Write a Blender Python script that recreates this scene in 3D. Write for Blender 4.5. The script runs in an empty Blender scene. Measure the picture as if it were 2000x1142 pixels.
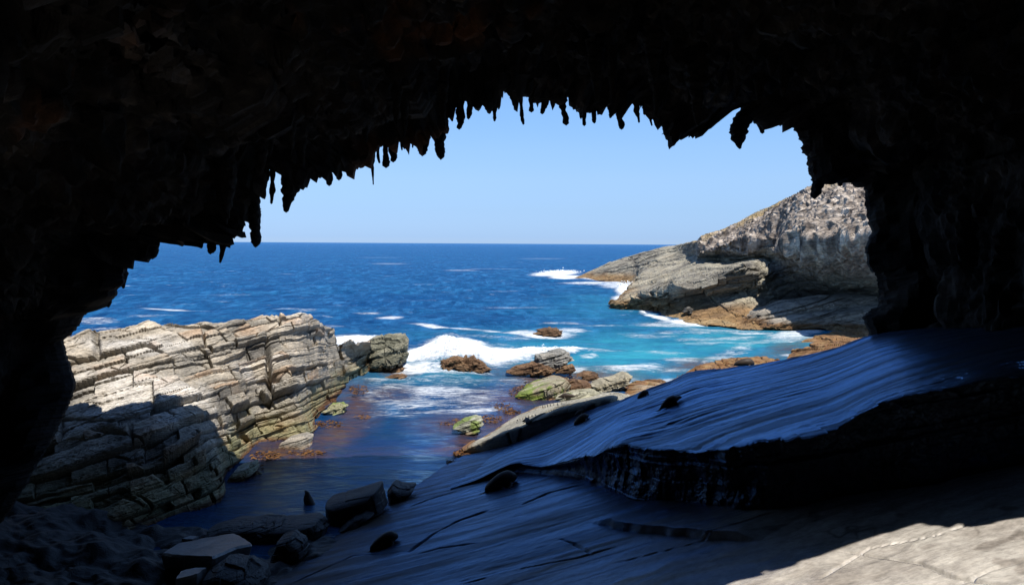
import bpy, bmesh, math, random
import numpy as np
from mathutils import Vector, Matrix, Quaternion
R = math.radians
scene = bpy.context.scene
C = scene.collection

# ------------------------------------------------------------------ camera
F, HX, HY, ROLL = 1500.0, 1000.0, 475.3, 0.0062     # focal length and horizon of the 2000 px photograph
WATER = -16.5
cam_d = bpy.data.cameras.new('camera'); cam = bpy.data.objects.new('camera', cam_d); C.objects.link(cam)
cam_d.sensor_width = 36; cam_d.lens = 27; cam_d.shift_y = -(571 - HY) / 2000; cam_d.clip_start = 0.1; cam_d.clip_end = 90000
cam.rotation_mode = 'QUATERNION'
cam.rotation_quaternion = Quaternion((0, 1, 0), -ROLL) @ Quaternion((1, 0, 0), R(90))
scene.camera = cam
# ------------------------------------------------------------------ sun and sky
SUN_EL, SUN_AZ = R(67), R(40)     # sun behind the camera, to its right
S = np.array([math.sin(SUN_AZ) * math.cos(SUN_EL), -math.cos(SUN_AZ) * math.cos(SUN_EL), math.sin(SUN_EL)])
w = bpy.data.worlds.new('World'); scene.world = w; w.use_nodes = True
nt = w.node_tree; bg = nt.nodes['Background']
sky = nt.nodes.new('ShaderNodeTexSky'); sky.sky_type = 'NISHITA'; sky.sun_disc = False
sky.sun_elevation = SUN_EL; sky.sun_rotation = math.atan2(S[0], S[1])
sky.altitude = 20; sky.air_density = 1.0; sky.dust_density = 0.0; sky.ozone_density = 3.0
mxs = nt.nodes.new('ShaderNodeMix'); mxs.data_type = 'RGBA'; mxs.blend_type = 'MULTIPLY'; mxs.inputs[0].default_value = 1.0; mxs.inputs[7].default_value = (0.80, 0.97, 1.32, 1)
tcs = nt.nodes.new('ShaderNodeTexCoord'); sep = nt.nodes.new('ShaderNodeSeparateXYZ'); rps = nt.nodes.new('ShaderNodeValToRGB')
nt.links.new(tcs.outputs['Generated'], sep.inputs[0]); nt.links.new(sep.outputs[2], rps.inputs[0])          # clear-air colour by height above the horizon
cr_ = rps.color_ramp; cr_.elements[0].position = 0.008; cr_.elements[0].color = (.317, .497, 1.02, 1); cr_.elements[1].position = 0.9; cr_.elements[1].color = (.9, .97, 1.1, 1)
for p_, c_ in ((.043, (.437, .58, .95)), (.083, (.60, .71, .97)), (.122, (.69, .81, 1.03)), (.174, (.745, .91, 1.12))): e_ = cr_.elements.new(p_); e_.color = (*c_, 1)
nt.links.new(sky.outputs[0], mxs.inputs[6]); nt.links.new(rps.outputs[0], mxs.inputs[7])
nt.links.new(mxs.outputs[2], bg.inputs[0]); bg.inputs[1].default_value = 0.107
sl = bpy.data.lights.new('sun', 'SUN'); sl.energy = 5.0; sl.angle = R(0.5); sl.color = (1.0, 0.95, 0.88)
so = bpy.data.objects.new('sun', sl); C.objects.link(so)
so.rotation_mode = 'QUATERNION'; so.rotation_quaternion = Vector(S).to_track_quat('Z', 'Y'); so.location = (0, 0, 80)
vs = scene.view_settings
vs.view_transform = 'Standard'; vs.look = 'None'; vs.gamma = 1; vs.exposure = 0.5; vs.use_curve_mapping = False
cy = scene.cycles
cy.max_bounces = 4; cy.diffuse_bounces = 1; cy.glossy_bounces = 2; cy.transmission_bounces = 2; cy.use_denoising = True
cy.sample_clamp_indirect = 3.0

# ------------------------------------------------------------------ helpers
def ray(px, py):
    dx, dy = np.asarray(px, float) - HX, np.asarray(py, float) - HY
    return (dx + dy * ROLL) / F, -(dy - dx * ROLL) / F
def at(px, py, d):                      # pixel + distance along the view axis -> point
    a, b = ray(px, py); d = np.asarray(d, float)
    return np.stack([a * d, d + 0 * a, b * d], -1)
def atz(px, py, z=WATER):               # pixel + height -> point
    a, b = ray(px, py); return at(px, py, z / b)
def pix(P):
    a, b = P[..., 0] / P[..., 1] * F, -P[..., 2] / P[..., 1] * F
    return HX + a - b * ROLL, HY + b + a * ROLL

def _h(ix, iy, iz, seed):
    n = (ix.astype(np.int64) * 374761393 + iy.astype(np.int64) * 668265263 + iz.astype(np.int64) * 2147483647 + seed * 974634777) & 0xffffffff
    n = ((n ^ (n >> 13)) * 1274126177) & 0xffffffff
    n = ((n ^ (n >> 16)) * 2246822519) & 0xffffffff
    n = n ^ (n >> 15)
    return n.astype(np.float64) / 4294967296.0
def vnoise(P, seed=0):
    fl = np.floor(P); f = P - fl; f = f * f * (3 - 2 * f); i = fl.astype(np.int64)
    x, y, z = i[..., 0], i[..., 1], i[..., 2]; r = 0
    for a in (0, 1):
        wx = f[..., 0] if a else 1 - f[..., 0]
        for b in (0, 1):
            wy = f[..., 1] if b else 1 - f[..., 1]
            for c in (0, 1):
                wz = f[..., 2] if c else 1 - f[..., 2]
                r = r + _h(x + a, y + b, z + c, seed) * wx * wy * wz
    return r * 2 - 1
def fbm(P, oct=4, seed=0, gain=0.5):
    r, a, t = 0, 1.0, 0
    for k in range(oct):
        r = r + a * vnoise(P * (2.03 ** k) + 17.3 * k, seed + k); t += a; a *= gain
    return r / t
def sst(a, b, x):
    t = np.clip((x - a) / (b - a), 0, 1); return t * t * (3 - 2 * t)

def grid_faces(n, m, flip=False):
    i = np.arange(n * m).reshape(n, m)
    q = np.stack([i[:-1, :-1], i[:-1, 1:], i[1:, 1:], i[1:, :-1]], -1).reshape(-1, 4)
    return q[:, ::-1] if flip else q
def mesh(name, V, Fc, mat, parent=None, col=None, extra=None, smooth=False, world=True, flow_=None):
    V = np.asarray(V, float).reshape(-1, 3)
    me = bpy.data.meshes.new(name)
    if isinstance(Fc, np.ndarray):
        me.vertices.add(len(V)); me.vertices.foreach_set('co', V.ravel())
        k = Fc.shape[1]; me.loops.add(Fc.size); me.loops.foreach_set('vertex_index', Fc.ravel().astype(np.int32))
        me.polygons.add(len(Fc)); me.polygons.foreach_set('loop_start', np.arange(0, Fc.size, k, dtype=np.int32))
    else:
        me.from_pydata(V.tolist(), [], [list(f) for f in Fc])
    me.update(calc_edges=True)
    if col is not None:
        a = me.color_attributes.new('Col', 'FLOAT_COLOR', 'POINT')
        c4 = np.ones((len(V), 4)); c4[:, :3] = np.asarray(col).reshape(-1, 3); a.data.foreach_set('color', c4.ravel())
    for k, v in (extra or {}).items():
        a = me.attributes.new(k, 'FLOAT', 'POINT'); a.data.foreach_set('value', np.asarray(v, float).ravel())
    if flow_ is not None:
        a = me.attributes.new('flow', 'FLOAT_VECTOR', 'POINT'); a.data.foreach_set('vector', flow_.ravel())
    me.polygons.foreach_set('use_smooth', [smooth] * len(me.polygons))
    me.materials.append(mat)
    o = bpy.data.objects.new(name, me); C.objects.link(o)
    if world:                            # origin to the middle of the base
        lo, hi = V.min(0), V.max(0); org = Vector(((lo[0] + hi[0]) / 2, (lo[1] + hi[1]) / 2, lo[2]))
        me.transform(Matrix.Translation(-org)); o.location = org
        if parent: o.parent = parent; o.location = org - parent.location
    elif parent: o.parent = parent
    return o
def thing(o, label, cat, group=None):
    o['label'] = label; o['category'] = cat
    if group: o['group'] = group
    return o
def struct(o, kind='structure'):
    o['kind'] = kind; return o

def resample(P, n):                     # polyline -> n points evenly along it
    P = np.asarray(P, float); s = np.r_[0, np.cumsum(np.linalg.norm(np.diff(P[:, :2], axis=0), axis=1))]
    t = np.linspace(0, s[-1], n); return np.stack([np.interp(t, s, P[:, k]) for k in range(P.shape[1])], -1)
def cubic(A, t):                        # Catmull-Rom through rows of A at parameters t
    A = np.asarray(A, float); n = len(A); i = np.clip(np.floor(t).astype(int), 0, n - 2); f = t - i
    f = f.reshape((-1,) + (1,) * (A.ndim - 1))
    g = lambda k: A[np.clip(k, 0, n - 1)]
    p0, p1, p2, p3 = g(i - 1), g(i), g(i + 1), g(i + 2)
    m1, m2 = (p2 - p0) * 0.35, (p3 - p1) * 0.35
    return (2 * f**3 - 3 * f**2 + 1) * p1 + (f**3 - 2 * f**2 + f) * m1 + (-2 * f**3 + 3 * f**2) * p2 + (f**3 - f**2) * m2
def sheet(ctrl, n, m, wn=None, wm=None):  # ctrl[rows, cols, 3] world points -> dense n x m surface
    ctrl = np.asarray(ctrl, float)
    def par(k, cnt, w):
        if w is None: return np.linspace(0, k - 1, cnt)
        c = np.r_[0, np.cumsum(w)]; return np.interp(np.linspace(0, c[-1], cnt), c, np.arange(k))
    A = cubic(ctrl, par(ctrl.shape[0], n, wn))
    B = cubic(A.transpose(1, 0, 2), par(ctrl.shape[1], m, wm)).transpose(1, 0, 2)
    return B
def normals(G):
    du = np.gradient(G, axis=1); dv = np.gradient(G, axis=0)
    N = np.cross(du, dv); N /= np.linalg.norm(N, axis=-1, keepdims=True) + 1e-9
    return N
def unit(v): v = np.asarray(v, float); return v / np.linalg.norm(v)

def strata(P, bed, thick, j1, w1, j2, w2, seed, warp=0.5, wf=0.09):
    """bedded and jointed rock: relief (-1..1), joint crack 0..1, block hash"""
    bed, j1, j2 = unit(bed), unit(j1), unit(j2)
    W = P + warp * np.stack([fbm(P * wf, 3, seed + 5), fbm(P * wf, 3, seed + 8), fbm(P * wf, 3, seed + 11)], -1)
    wv = W @ bed / thick; wv = wv + 0.38 * np.sin(wv * 1.7 + seed) + 0.2 * np.sin(wv * 4.1 + 1)
    k = np.floor(wv); f = wv - k; z = np.zeros_like(k)
    hl = _h(k, z, z + 3, seed)
    u = W @ j1 / (w1 * (0.35 + 2.4 * hl ** 2)) + 10 * _h(k, z, z + 9, seed); ku = np.floor(u); fu = u - ku
    v = W @ j2 / (w2 * (0.4 + 1.8 * (1 - hl) ** 2)) + 10 * _h(k, z, z + 5, seed); kv = np.floor(v); fv = v - kv
    hb = _h(k, ku, kv, seed + 1)
    e = lambda q, wd: np.exp(-(np.minimum(q, 1 - q) / wd) ** 2)
    open_ = _h(k, z, z + 21, seed)
    crack = np.maximum(e(f, 0.055) * (0.25 + 0.75 * (open_ > 0.45)), np.maximum(e(fu, 0.016), e(fv, 0.014)) * (0.2 + 0.8 * (hb > 0.6)))
    hc = _h(k, ku, kv, seed + 2); hd = _h(k, ku, kv, seed + 4)
    relief = (hl - 0.5) * 0.9 + (hb - 0.5) * 1.0 * (hc > .35) + (f - .5) * (hc - .35) * .8 + (fu - .5) * (hd - .5) * .5 + (fv - .5) * (hb - .5) * .5
    return relief, crack, hb, hl
def ramp(t, cols):
    cols = np.asarray(cols, float); t = np.clip(t, 0, 0.99999) * (len(cols) - 1); i = t.astype(int); f = (t - i)[..., None]
    return cols[i] * (1 - f) + cols[i + 1] * f

# ------------------------------------------------------------------ materials
def rock_mat(name, scale=1.0, bump=0.5, rough=0.8, spec=0.3, stretch=(1, 1, 3), rot=(0, 0, 0), bdist=0.15, mott=(0.55, 1.35), crackd=-0.35, flowed=False):
    m = bpy.data.materials.new(name); m.use_nodes = True; t = m.node_tree; N = t.nodes; L = t.links; b = N['Principled BSDF']
    tc = N.new('ShaderNodeTexCoord'); mp = N.new('ShaderNodeMapping'); mp.vector_type = 'TEXTURE'; mp.inputs['Rotation'].default_value = rot; mp.inputs['Scale'].default_value = tuple(1 / q for q in stretch)
    fa_ = N.new('ShaderNodeAttribute'); fa_.attribute_name = 'flow'
    L.new(fa_.outputs['Vector'] if flowed else tc.outputs['Object'], mp.inputs[0])
    at_ = N.new('ShaderNodeAttribute'); at_.attribute_name = 'Col'
    n1 = N.new('ShaderNodeTexNoise'); n1.inputs['Scale'].default_value = 1.1 * scale; n1.inputs['Detail'].default_value = 9; n1.inputs['Roughness'].default_value = 0.68
    n2 = N.new('ShaderNodeTexNoise'); n2.inputs['Scale'].default_value = 4.5 * scale; n2.inputs['Detail'].default_value = 8; n2.inputs['Roughness'].default_value = 0.7
    n3 = N.new('ShaderNodeTexVoronoi'); n3.inputs['Scale'].default_value = 2.2 * scale; n3.feature = 'DISTANCE_TO_EDGE'
    L.new(mp.outputs[0], n1.inputs['Vector']); L.new(tc.outputs['Object'], n2.inputs['Vector']); L.new(mp.outputs[0], n3.inputs['Vector'])
    mr = N.new('ShaderNodeMapRange'); mr.inputs[1].default_value = 0.3; mr.inputs[2].default_value = 0.7; mr.inputs[3].default_value = mott[0]; mr.inputs[4].default_value = mott[1]
    L.new(n1.outputs[0], mr.inputs[0])
    mr2 = N.new('ShaderNodeMapRange'); mr2.inputs[1].default_value = 0.3; mr2.inputs[2].default_value = 0.7; mr2.inputs[3].default_value = 0.72; mr2.inputs[4].default_value = 1.22
    L.new(n2.outputs[0], mr2.inputs[0])
    mu = N.new('ShaderNodeMath'); mu.operation = 'MULTIPLY'; L.new(mr.outputs[0], mu.inputs[0]); L.new(mr2.outputs[0], mu.inputs[1])
    mx = N.new('ShaderNodeVectorMath'); mx.operation = 'SCALE'; L.new(at_.outputs['Color'], mx.inputs[0]); L.new(mu.outputs[0], mx.inputs['Scale'])
    L.new(mx.outputs[0], b.inputs['Base Color'])
    b.inputs['Roughness'].default_value = rough; b.inputs['Specular IOR Level'].default_value = spec
    cr = N.new('ShaderNodeMapRange'); cr.inputs[1].default_value = 0; cr.inputs[2].default_value = 0.06; cr.inputs[3].default_value = crackd; cr.inputs[4].default_value = 0; L.new(n3.outputs[0], cr.inputs[0])
    ad = N.new('ShaderNodeMath'); L.new(n1.outputs[0], ad.inputs[0]); L.new(cr.outputs[0], ad.inputs[1])
    ad2 = N.new('ShaderNodeMath'); ad2.operation = 'MULTIPLY_ADD'; L.new(n2.outputs[0], ad2.inputs[0]); ad2.inputs[1].default_value = 0.5; L.new(ad.outputs[0], ad2.inputs[2])
    bp = N.new('ShaderNodeBump'); bp.inputs['Strength'].default_value = bump; bp.inputs['Distance'].default_value = bdist; L.new(ad2.outputs[0], bp.inputs['Height']); L.new(bp.outputs[0], b.inputs['Normal'])
    return m
M_out = rock_mat('bedded_rock', 1.0, 0.8, 0.85, 0.2, (0.45, 0.45, 2.4), (R(-6), R(-18), 0), 0.2)
M_head = rock_mat('headland_rock', 0.35, 0.9, 0.9, 0.15, (0.6, 0.6, 2.0), (0, R(-12), 0), 0.8)
M_arch = rock_mat('limestone', 0.8, 1.0, 0.9, 0.15, (1, 1, 0.3), (0, 0, 0), 0.3, crackd=0)
M_wet = rock_mat('dark_boulder_rock', 1.6, 0.7, 0.6, 0.4, (1, 1, 2), (0.2, 0.2, 0), 0.06)

# ------------------------------------------------------------------ sloping rock shelf (the ground of the arch)
NX, NY, SLOPE, A0 = 0.94, -0.347, 0.313, -8.86
def plane_a(x, y): return A0 + SLOPE * (NX * x + NY * y)
def on_a(px, py, off=0.0):
    a, b = ray(px, py); return at(px, py, (A0 + off) / (b - SLOPE * (NX * a + NY)))
# foot of the step up to the upper bed, and how high the step is along it
foot_px = [(880, 955), (930, 942), (1000, 926), (1060, 928), (1130, 937), (1200, 962), (1250, 976), (1320, 985), (1400, 996), (1500, 1001), (1560, 992), (1640, 968), (1700, 960), (1800, 948), (2000, 905), (2300, 850), (2700, 800)]
top_py = [954, 936, 904, 911, 893, 870, 873, 878, 879, 866, 850, 826, 802, 772, 723, 668, 620]
foot = np.array([on_a(*p) for p in foot_px])
stepz = np.array([at(p[0], t, f[1])[2] - f[2] for p, t, f in zip(foot_px, top_py, foot)])
foot_xy = np.vstack([[foot[0, 0] - 0.5, 75], foot[:, :2]]) ; foot_h = np.r_[0.15, stepz]
def polydist(x, y, P, closed=False):
    best = np.full(x.shape, 1e9); side = np.zeros(x.shape); tt = np.zeros(x.shape)
    for i in range(len(P) - 1):
        ax, ay = P[i, :2]; bx, by = P[i + 1, :2]; dx, dy = bx - ax, by - ay; l2 = dx * dx + dy * dy + 1e-12
        t = np.clip(((x - ax) * dx + (y - ay) * dy) / l2, 0, 1)
        d = np.hypot(x - ax - t * dx, y - ay - t * dy); s = (dx * (y - ay) - dy * (x - ax))
        mk = d < best; best = np.where(mk, d, best); side = np.where(mk, np.sign(s), side); tt = np.where(mk, i + t, tt)
    return best, side, tt
crest_px = [(700, 880), (860, 915), (905, 893), (960, 880), (1060, 845), (1190, 792), (1240, 772), (1300, 748), (1322, 738), (1342, 727), (1400, 722), (1450, 718), (1520, 708), (1560, 702), (1620, 686), (1665, 668), (1700, 655), (1800, 640), (2100, 600), (2600, 560)]
cracks_px = [([(800, 1077), (858, 1037), (893, 1017), (951, 998)], 0.16, 0.28), ([(1020, 986), (1071, 963), (1148, 944)], 0.13, 0.22),
             ([(560, 1142), (690, 1085), (800, 1077)], 0.07, 0.1), ([(800, 990), (840, 975), (889, 959)], 0.10, 0.16), ([(800, 1087), (860, 1071), (940, 1060)], 0.05, 0.08),
             ([(1090, 1052), (1120, 1060), (1160, 1085)], 0.06, 0.1), ([(900, 1142), (1020, 1110), (1130, 1090), (1230, 1060)], 0.06, 0.08), ([(1520, 1003), (1440, 1035), (1360, 1060), (1200, 1100)], 0.05, 0.07),
             ([(1640, 1075), (1720, 1088), (1800, 1100), (1860, 1125), (1960, 1142)], 0.06, 0.12), ([(1600, 1130), (1700, 1070), (1830, 1045), (1930, 1010), (1990, 1000)], 0.05, 0.10), ([(1870, 1142), (1940, 1110), (2000, 1095)], 0.045, 0.08)]
cracks = [(np.array([on_a(*p) for p in pl]), wd, dp) for pl, wd, dp in cracks_px]
lip = np.array([on_a(*p) for p in [(1148, 1021), (1218, 1037), (1299, 1046), (1380, 1056), (1480, 1060)]])
foot_wl = np.array([atz(600, 1080), atz(900, 888)])
top_edge = np.array([at(p[0], t, f[1]) for p, t, f in zip(foot_px, top_py, foot)])
crest_px = [(880, 905, 60.5), (950, 882, 59.5), (1042, 850, 58), (1100, 822, 57), (1160, 800, 55.8), (1215, 782, 54.5), (1262, 762, 53.5), (1318, 740, 53), (1345, 727, 53), (1420, 719, 50.5), (1500, 708, 48.3), (1570, 695, 46.8),
            (1630, 680, 45.8), (1700, 655, 45), (1820, 640, 41.5), (2100, 625, 34), (2500, 600, 28)]
crest = np.array([at(*p) for p in crest_px])
under = crest.copy(); under[:, 1] -= 0.8; under = np.vstack([[-22, 61.5, -17], [-6.5, 60.9, -17], under[1:], [60, 20, 0]])
def flow(x, y, deg=84):                 # the striations run up the dip of the bed
    a = R(deg); b_ = .10 * (y - 38) * sst(-30, 10, x); return x * math.sin(a) + y * math.cos(a), x * math.cos(a) - y * math.sin(a) - .5 * b_ + 0.012 * np.clip(8 - x, 0, 40) ** 2
def relief(x, y, up):                   # striations, small broken beds and cracks of the polished rock
    P = np.stack([x, y, 0 * x], -1)
    u, v = flow(x, y, 94 if float(np.mean(up)) > .5 else 82)
    v = v + 0.35 * fbm(P * 0.05, 2, 40) + 0.07 * fbm(P * 0.35, 3, 50); u = u + 1.0 * fbm(P * .3, 2, 44)
    Gn = lambda a, b, sd_: vnoise(np.stack([u * a, v * b, 0 * u + sd_], -1), 60 + sd_)
    r = lambda q: 1 - np.abs(q)
    md_ = .25 + 1.2 * sst(-.25, .35, fbm(P * .11, 3, 47))      # grooves gather in bands between smooth sheets
    z = -md_ * (0.07 * np.clip(r(Gn(0.05, 0.7, 1)) - 0.9, 0, 1) * 8 + 0.05 * np.clip(r(Gn(0.10, 1.7, 2)) - 0.9, 0, 1) * 8) * (0.3 + 0.7 * up)
    z = z + 0.03 * Gn(0.05, 0.35, 3) + md_ * (0.016 * Gn(0.10, 1.5, 4) * (0.3 + up) + 0.012 * Gn(0.3, 4.5, 5) * (0.3 + up)) + .05 * fbm(P * .45, 4, 48) * up
    for sc_, hh, sd_ in ((0.22, 0.10, 7), (0.7, 0.05, 8), (2.1, 0.025, 9)):
        q = v * sc_ + sc_ * .5 * (vnoise(P * .25, 71 + sd_) + .5 * np.round(2 * vnoise(P * .5, 75 + sd_)) / 2); k = np.floor(q); f = q - k
        seg = u * 0.10 + 5 * _h(k, k * 0, k * 0, sd_); ks = np.floor(seg)
        on_ = (_h(k, k * 0, ks, 12 + sd_) > 0.45) * sst(0, .12, seg - ks) * sst(1, .88, seg - ks)
        z = z + md_ * hh * (sst(0, 0.05, f) - f) * (0.15 + 0.85 * up) * on_
    z = z + 0.08 * fbm(P * 0.08, 2, 80) + 0.03 * fbm(P * .8, 4, 83) + 0.012 * fbm(P * 3.5, 3, 87)
    return z
def shelf_height(x, y, detail=True):
    P = np.stack([x, y, 0 * x], -1)
    z = plane_a(x, y)
    dd, ss, _ = polydist(x, y, under)
    over = dd * ss
    z = np.where(over > 0, z - 1.1 * np.minimum(over, 1.0) - 0.75 * np.maximum(over - 0.6, 0), z)
    if detail:
        z = z + relief(x, y, 0.12 + 0 * x) * (.25 + .75 * sst(22.5, 30, y + 2 * fbm(P * .12, 2, 97)))
        for pl, wd, dp in cracks:
            c, _, tt = polydist(x, y, pl); c = c + 0.45 * wd * fbm(P * 1.7, 2, 90)
            wv_ = .55 + .6 * fbm(P * .6, 2, 92)
            z = z - 1.3 * dp * np.exp(-np.clip(c / (wd * wv_), 0, 9) ** 2) * np.clip(3 * np.minimum(tt, len(pl) - 1 - tt) + 0.1, 0, 1)
        c, s2, tt = polydist(x, y, lip); sd2 = c * s2 + 0.2 * fbm(P, 3, 95)
        z = z + 0.28 * sst(-0.05, 0.1, sd2) * np.exp(-np.clip(sd2, 0, 99) / 3.5) * np.clip(2 * np.minimum(tt, len(lip) - 1 - tt), 0, 1)
    return z
rows = np.r_[np.linspace(-26, 12, 30), 12 + (78 - 12) * np.linspace(0, 1, 900)[1:] ** 1.35]
tn = np.r_[np.linspace(-1.1, -0.36, 60), np.linspace(-0.355, 0.80, 800), np.linspace(0.81, 1.6, 40)]
yy = np.repeat(rows[:, None], len(tn), 1); den = np.maximum(yy, 9.0)
xx = tn[None, :] * den + np.where(yy < 9, 0, 0)
zz = shelf_height(xx, yy)
G = np.stack([xx, yy, np.maximum(zz, -19)], -1)
Pn = G
gu, gv = flow(xx, yy, 82)
streak = vnoise(np.stack([gu * 0.12, gv * 1.6, 0 * gu], -1), 201) * 0.5 + vnoise(np.stack([gu * 0.3, gv * 4.2, 0 * gu], -1), 203) * 0.5
tone = 0.52 + 0.5 * fbm(G * 0.35, 5, 210) + .22 * fbm(G * 2.5, 4, 216) - .35 * sst(.35, .5, fbm(G * 1.1, 3, 217)) + 0.10 * streak
vein = 1 - sst(0, .02, np.abs(fbm(G * .33 + np.array([3., 0, 0]), 4, 212)))
tone = tone - .18 * streak * .5 - .55 * vein * sst(-.1, .3, fbm(G * .4, 2, 213))
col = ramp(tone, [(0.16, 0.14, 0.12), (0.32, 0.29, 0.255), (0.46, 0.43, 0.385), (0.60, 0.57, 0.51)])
shade_m = sst(22.5, 29, yy + 3 * fbm(G * .12, 3, 220) + .15 * np.maximum(-xx, 0)); scol = ramp(tone, [(0.010, 0.018, 0.032), (0.022, 0.036, 0.060), (0.05, 0.066, 0.095)]); col = col * 1.15 * (1 - shade_m[..., None]) + scol * shade_m[..., None]  # shade of the roof put into the colour beyond the sun patch
lowz = sst(-14.5, -16.2, zz); col = col * (1 - 0.5 * lowz[..., None]) + lowz[..., None] * 0.5 * np.array([0.20, 0.13, 0.05])
M_shelf = rock_mat('smooth_shelf_rock', 1.1, 0.7, 0.30, 0.65, (0.35, 1.6, 1), (0, 0, 0), 0.05, (0.7, 1.25), crackd=0, flowed=True)
M_shelf2 = rock_mat('upper_shelf_rock', 1.2, 0.6, 0.26, 0.7, (0.16, 2.4, 1), (0, 0, 0), 0.06, (0.7, 1.25), crackd=0, flowed=True)
for m_, tint, ior_, ro_ in ((M_shelf, (.16, .29, .53), 1.33, .25), (M_shelf2, (.20, .38, .70), 1.38, .24)):   # wet polish, its gloss tinted blue to deepen the reflected sky
    t_ = m_.node_tree; b_ = t_.nodes['Principled BSDF']; b_.inputs['Specular IOR Level'].default_value = 0.08; b_.inputs['Roughness'].default_value = .7
    g_ = t_.nodes.new('ShaderNodeBsdfGlossy'); g_.inputs['Color'].default_value = (*tint, 1); g_.inputs['Roughness'].default_value = ro_
    f_ = t_.nodes.new('ShaderNodeFresnel'); f_.inputs['IOR'].default_value = ior_; x_ = t_.nodes.new('ShaderNodeMixShader')
    nrm_ = b_.inputs['Normal'].links[0].from_socket; t_.links.new(nrm_, g_.inputs['Normal']); t_.links.new(nrm_, f_.inputs['Normal'])
    wn_ = t_.nodes.new('ShaderNodeTexNoise'); wn_.inputs['Scale'].default_value = .9; wn_.inputs['Detail'].default_value = 8; wn_.inputs['Roughness'].default_value = .7      # wetter and drier streaks
    wm_ = t_.nodes.new('ShaderNodeMapping'); wm_.inputs['Scale'].default_value = (.10, 1.3, .3); wa_ = t_.nodes.new('ShaderNodeAttribute'); wa_.attribute_name = 'flow'
    t_.links.new(wa_.outputs['Vector'], wm_.inputs[0]); t_.links.new(wm_.outputs[0], wn_.inputs['Vector'])
    wr_ = t_.nodes.new('ShaderNodeMapRange'); wr_.inputs[1].default_value = .36; wr_.inputs[2].default_value = .64; wr_.inputs[3].default_value = .15; wr_.inputs[4].default_value = 2.0; t_.links.new(wn_.outputs[0], wr_.inputs[0])
    wx_ = t_.nodes.new('ShaderNodeMath'); wx_.operation = 'MULTIPLY'; t_.links.new(f_.outputs[0], wx_.inputs[0]); t_.links.new(wr_.outputs[0], wx_.inputs[1])
    t_.links.new(wx_.outputs[0], x_.inputs[0]); t_.links.new(b_.outputs[0], x_.inputs[1]); t_.links.new(g_.outputs[0], x_.inputs[2])
    t_.links.new(x_.outputs[0], t_.nodes['Material Output'].inputs['Surface'])
o = mesh('rock_shelf', G, grid_faces(*G.shape[:2]), M_shelf, col=col, smooth=True, flow_=np.stack([gu + 1.5 * fbm(G * .4, 3, 215), gv + 1.6 * fbm(G * .3, 4, 214) * (1 - shade_m), zz], -1)); struct(o)

# upper bed of the shelf with its broken edge
mid = lambda f, A_, B_: A_ + (B_ - A_) * f
fi = foot + np.array([-.1, .9, -1.2]); rm_ = mid(.45, foot, top_edge) + np.array([0, .25, 0]); te2 = mid(.93, foot, top_edge) + np.array([0, -.05, 0])
ctrl = np.array([fi, foot, rm_, te2, mid(.02, top_edge, crest), mid(.3, top_edge, crest), mid(.62, top_edge, crest), mid(.95, top_edge, crest), crest, crest + np.array([0.3, 1.4, -1.3]), crest + np.array([1, 7, -12])])
G = sheet(ctrl, 640, 1000, wn=[.15, 1.0, 1.0, .25, 1.2, 1.2, 1.0, .4, .2, .3], wm=[.7, .8, .8, .8, .8, .7, .8, .8, 1, .8, .8, .8, .9, 1, 1, .8])
cw = np.r_[0, np.cumsum([.15, 1.0, 1.0, .25, 1.2, 1.2, 1.0, .4, .2, .3])]; row = np.interp(np.linspace(0, cw[-1], 640), cw, np.arange(11))[:, None] + 0 * G[..., 0]
topw = sst(3.3, 4.1, row)
r1, c1, hb, hl = strata(G, (-.28, .1, 1), .55, (1, -.3, 0), 1.8, (.3, 1, 0), 2.2, 241, .5)
edgew = sst(.9, 1.3, row) * (1 - sst(3.6, 4.1, row))
hz_ = np.clip(np.linalg.norm(top_edge - foot, axis=1), .1, 9); hs = np.interp(np.linspace(0, 16, 1000), np.arange(17), hz_)[None, :]
G2 = G.copy(); out_ = (.30 * r1 - .06 * c1 + .9 * fbm(G * .45, 6, 243, .6)) * np.clip(hs / 2, .15, 1)
G2[..., 1] -= out_ * edgew; G2[..., 0] -= .3 * out_ * edgew
G2[..., 1] += (.55 * np.round(3 * vnoise(G[..., :3] * np.array([.7, .3, 0]), 244)) / 3 + .2 * fbm(G * np.array([1.5, 1, 0]), 3, 245)) * sst(2.5, 3.5, row) * (1 - sst(4, 4.6, row)) * np.clip(hs / 2, .15, 1)
G2[..., 2] += relief(G[..., 0], G[..., 1], 1.0 + 0 * row) * topw * np.clip(hs / 1.5, .35, 1)
gu, gv = flow(G[..., 0], G[..., 1], 94)
streak = vnoise(np.stack([gu * 0.12, gv * 1.6, 0 * gu], -1), 201) * 0.5 + vnoise(np.stack([gu * 0.3, gv * 4.2, 0 * gu], -1), 203) * 0.5
tone = 0.5 + 0.4 * fbm(G * 0.22, 4, 250) + 0.25 * streak
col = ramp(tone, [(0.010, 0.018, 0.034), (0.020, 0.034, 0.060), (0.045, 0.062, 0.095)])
lit_ = sst(.2, 1.0, row - 8.2)[..., None]; col = col * (1 - lit_) + lit_ * ramp(tone, [(.16, .14, .11), (.3, .27, .22), (.38, .34, .28)])  # bed coloured dark for shade, pale past the crest where sun falls
col = col * np.where(row < 3.6, .25, 1)[..., None]  # step face darkened further, its shade put into the colour
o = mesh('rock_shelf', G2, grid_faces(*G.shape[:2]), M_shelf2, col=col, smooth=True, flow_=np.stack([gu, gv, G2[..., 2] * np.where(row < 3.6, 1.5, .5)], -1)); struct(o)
SHELVES = [bpy.data.objects['rock_shelf'], o]

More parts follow.
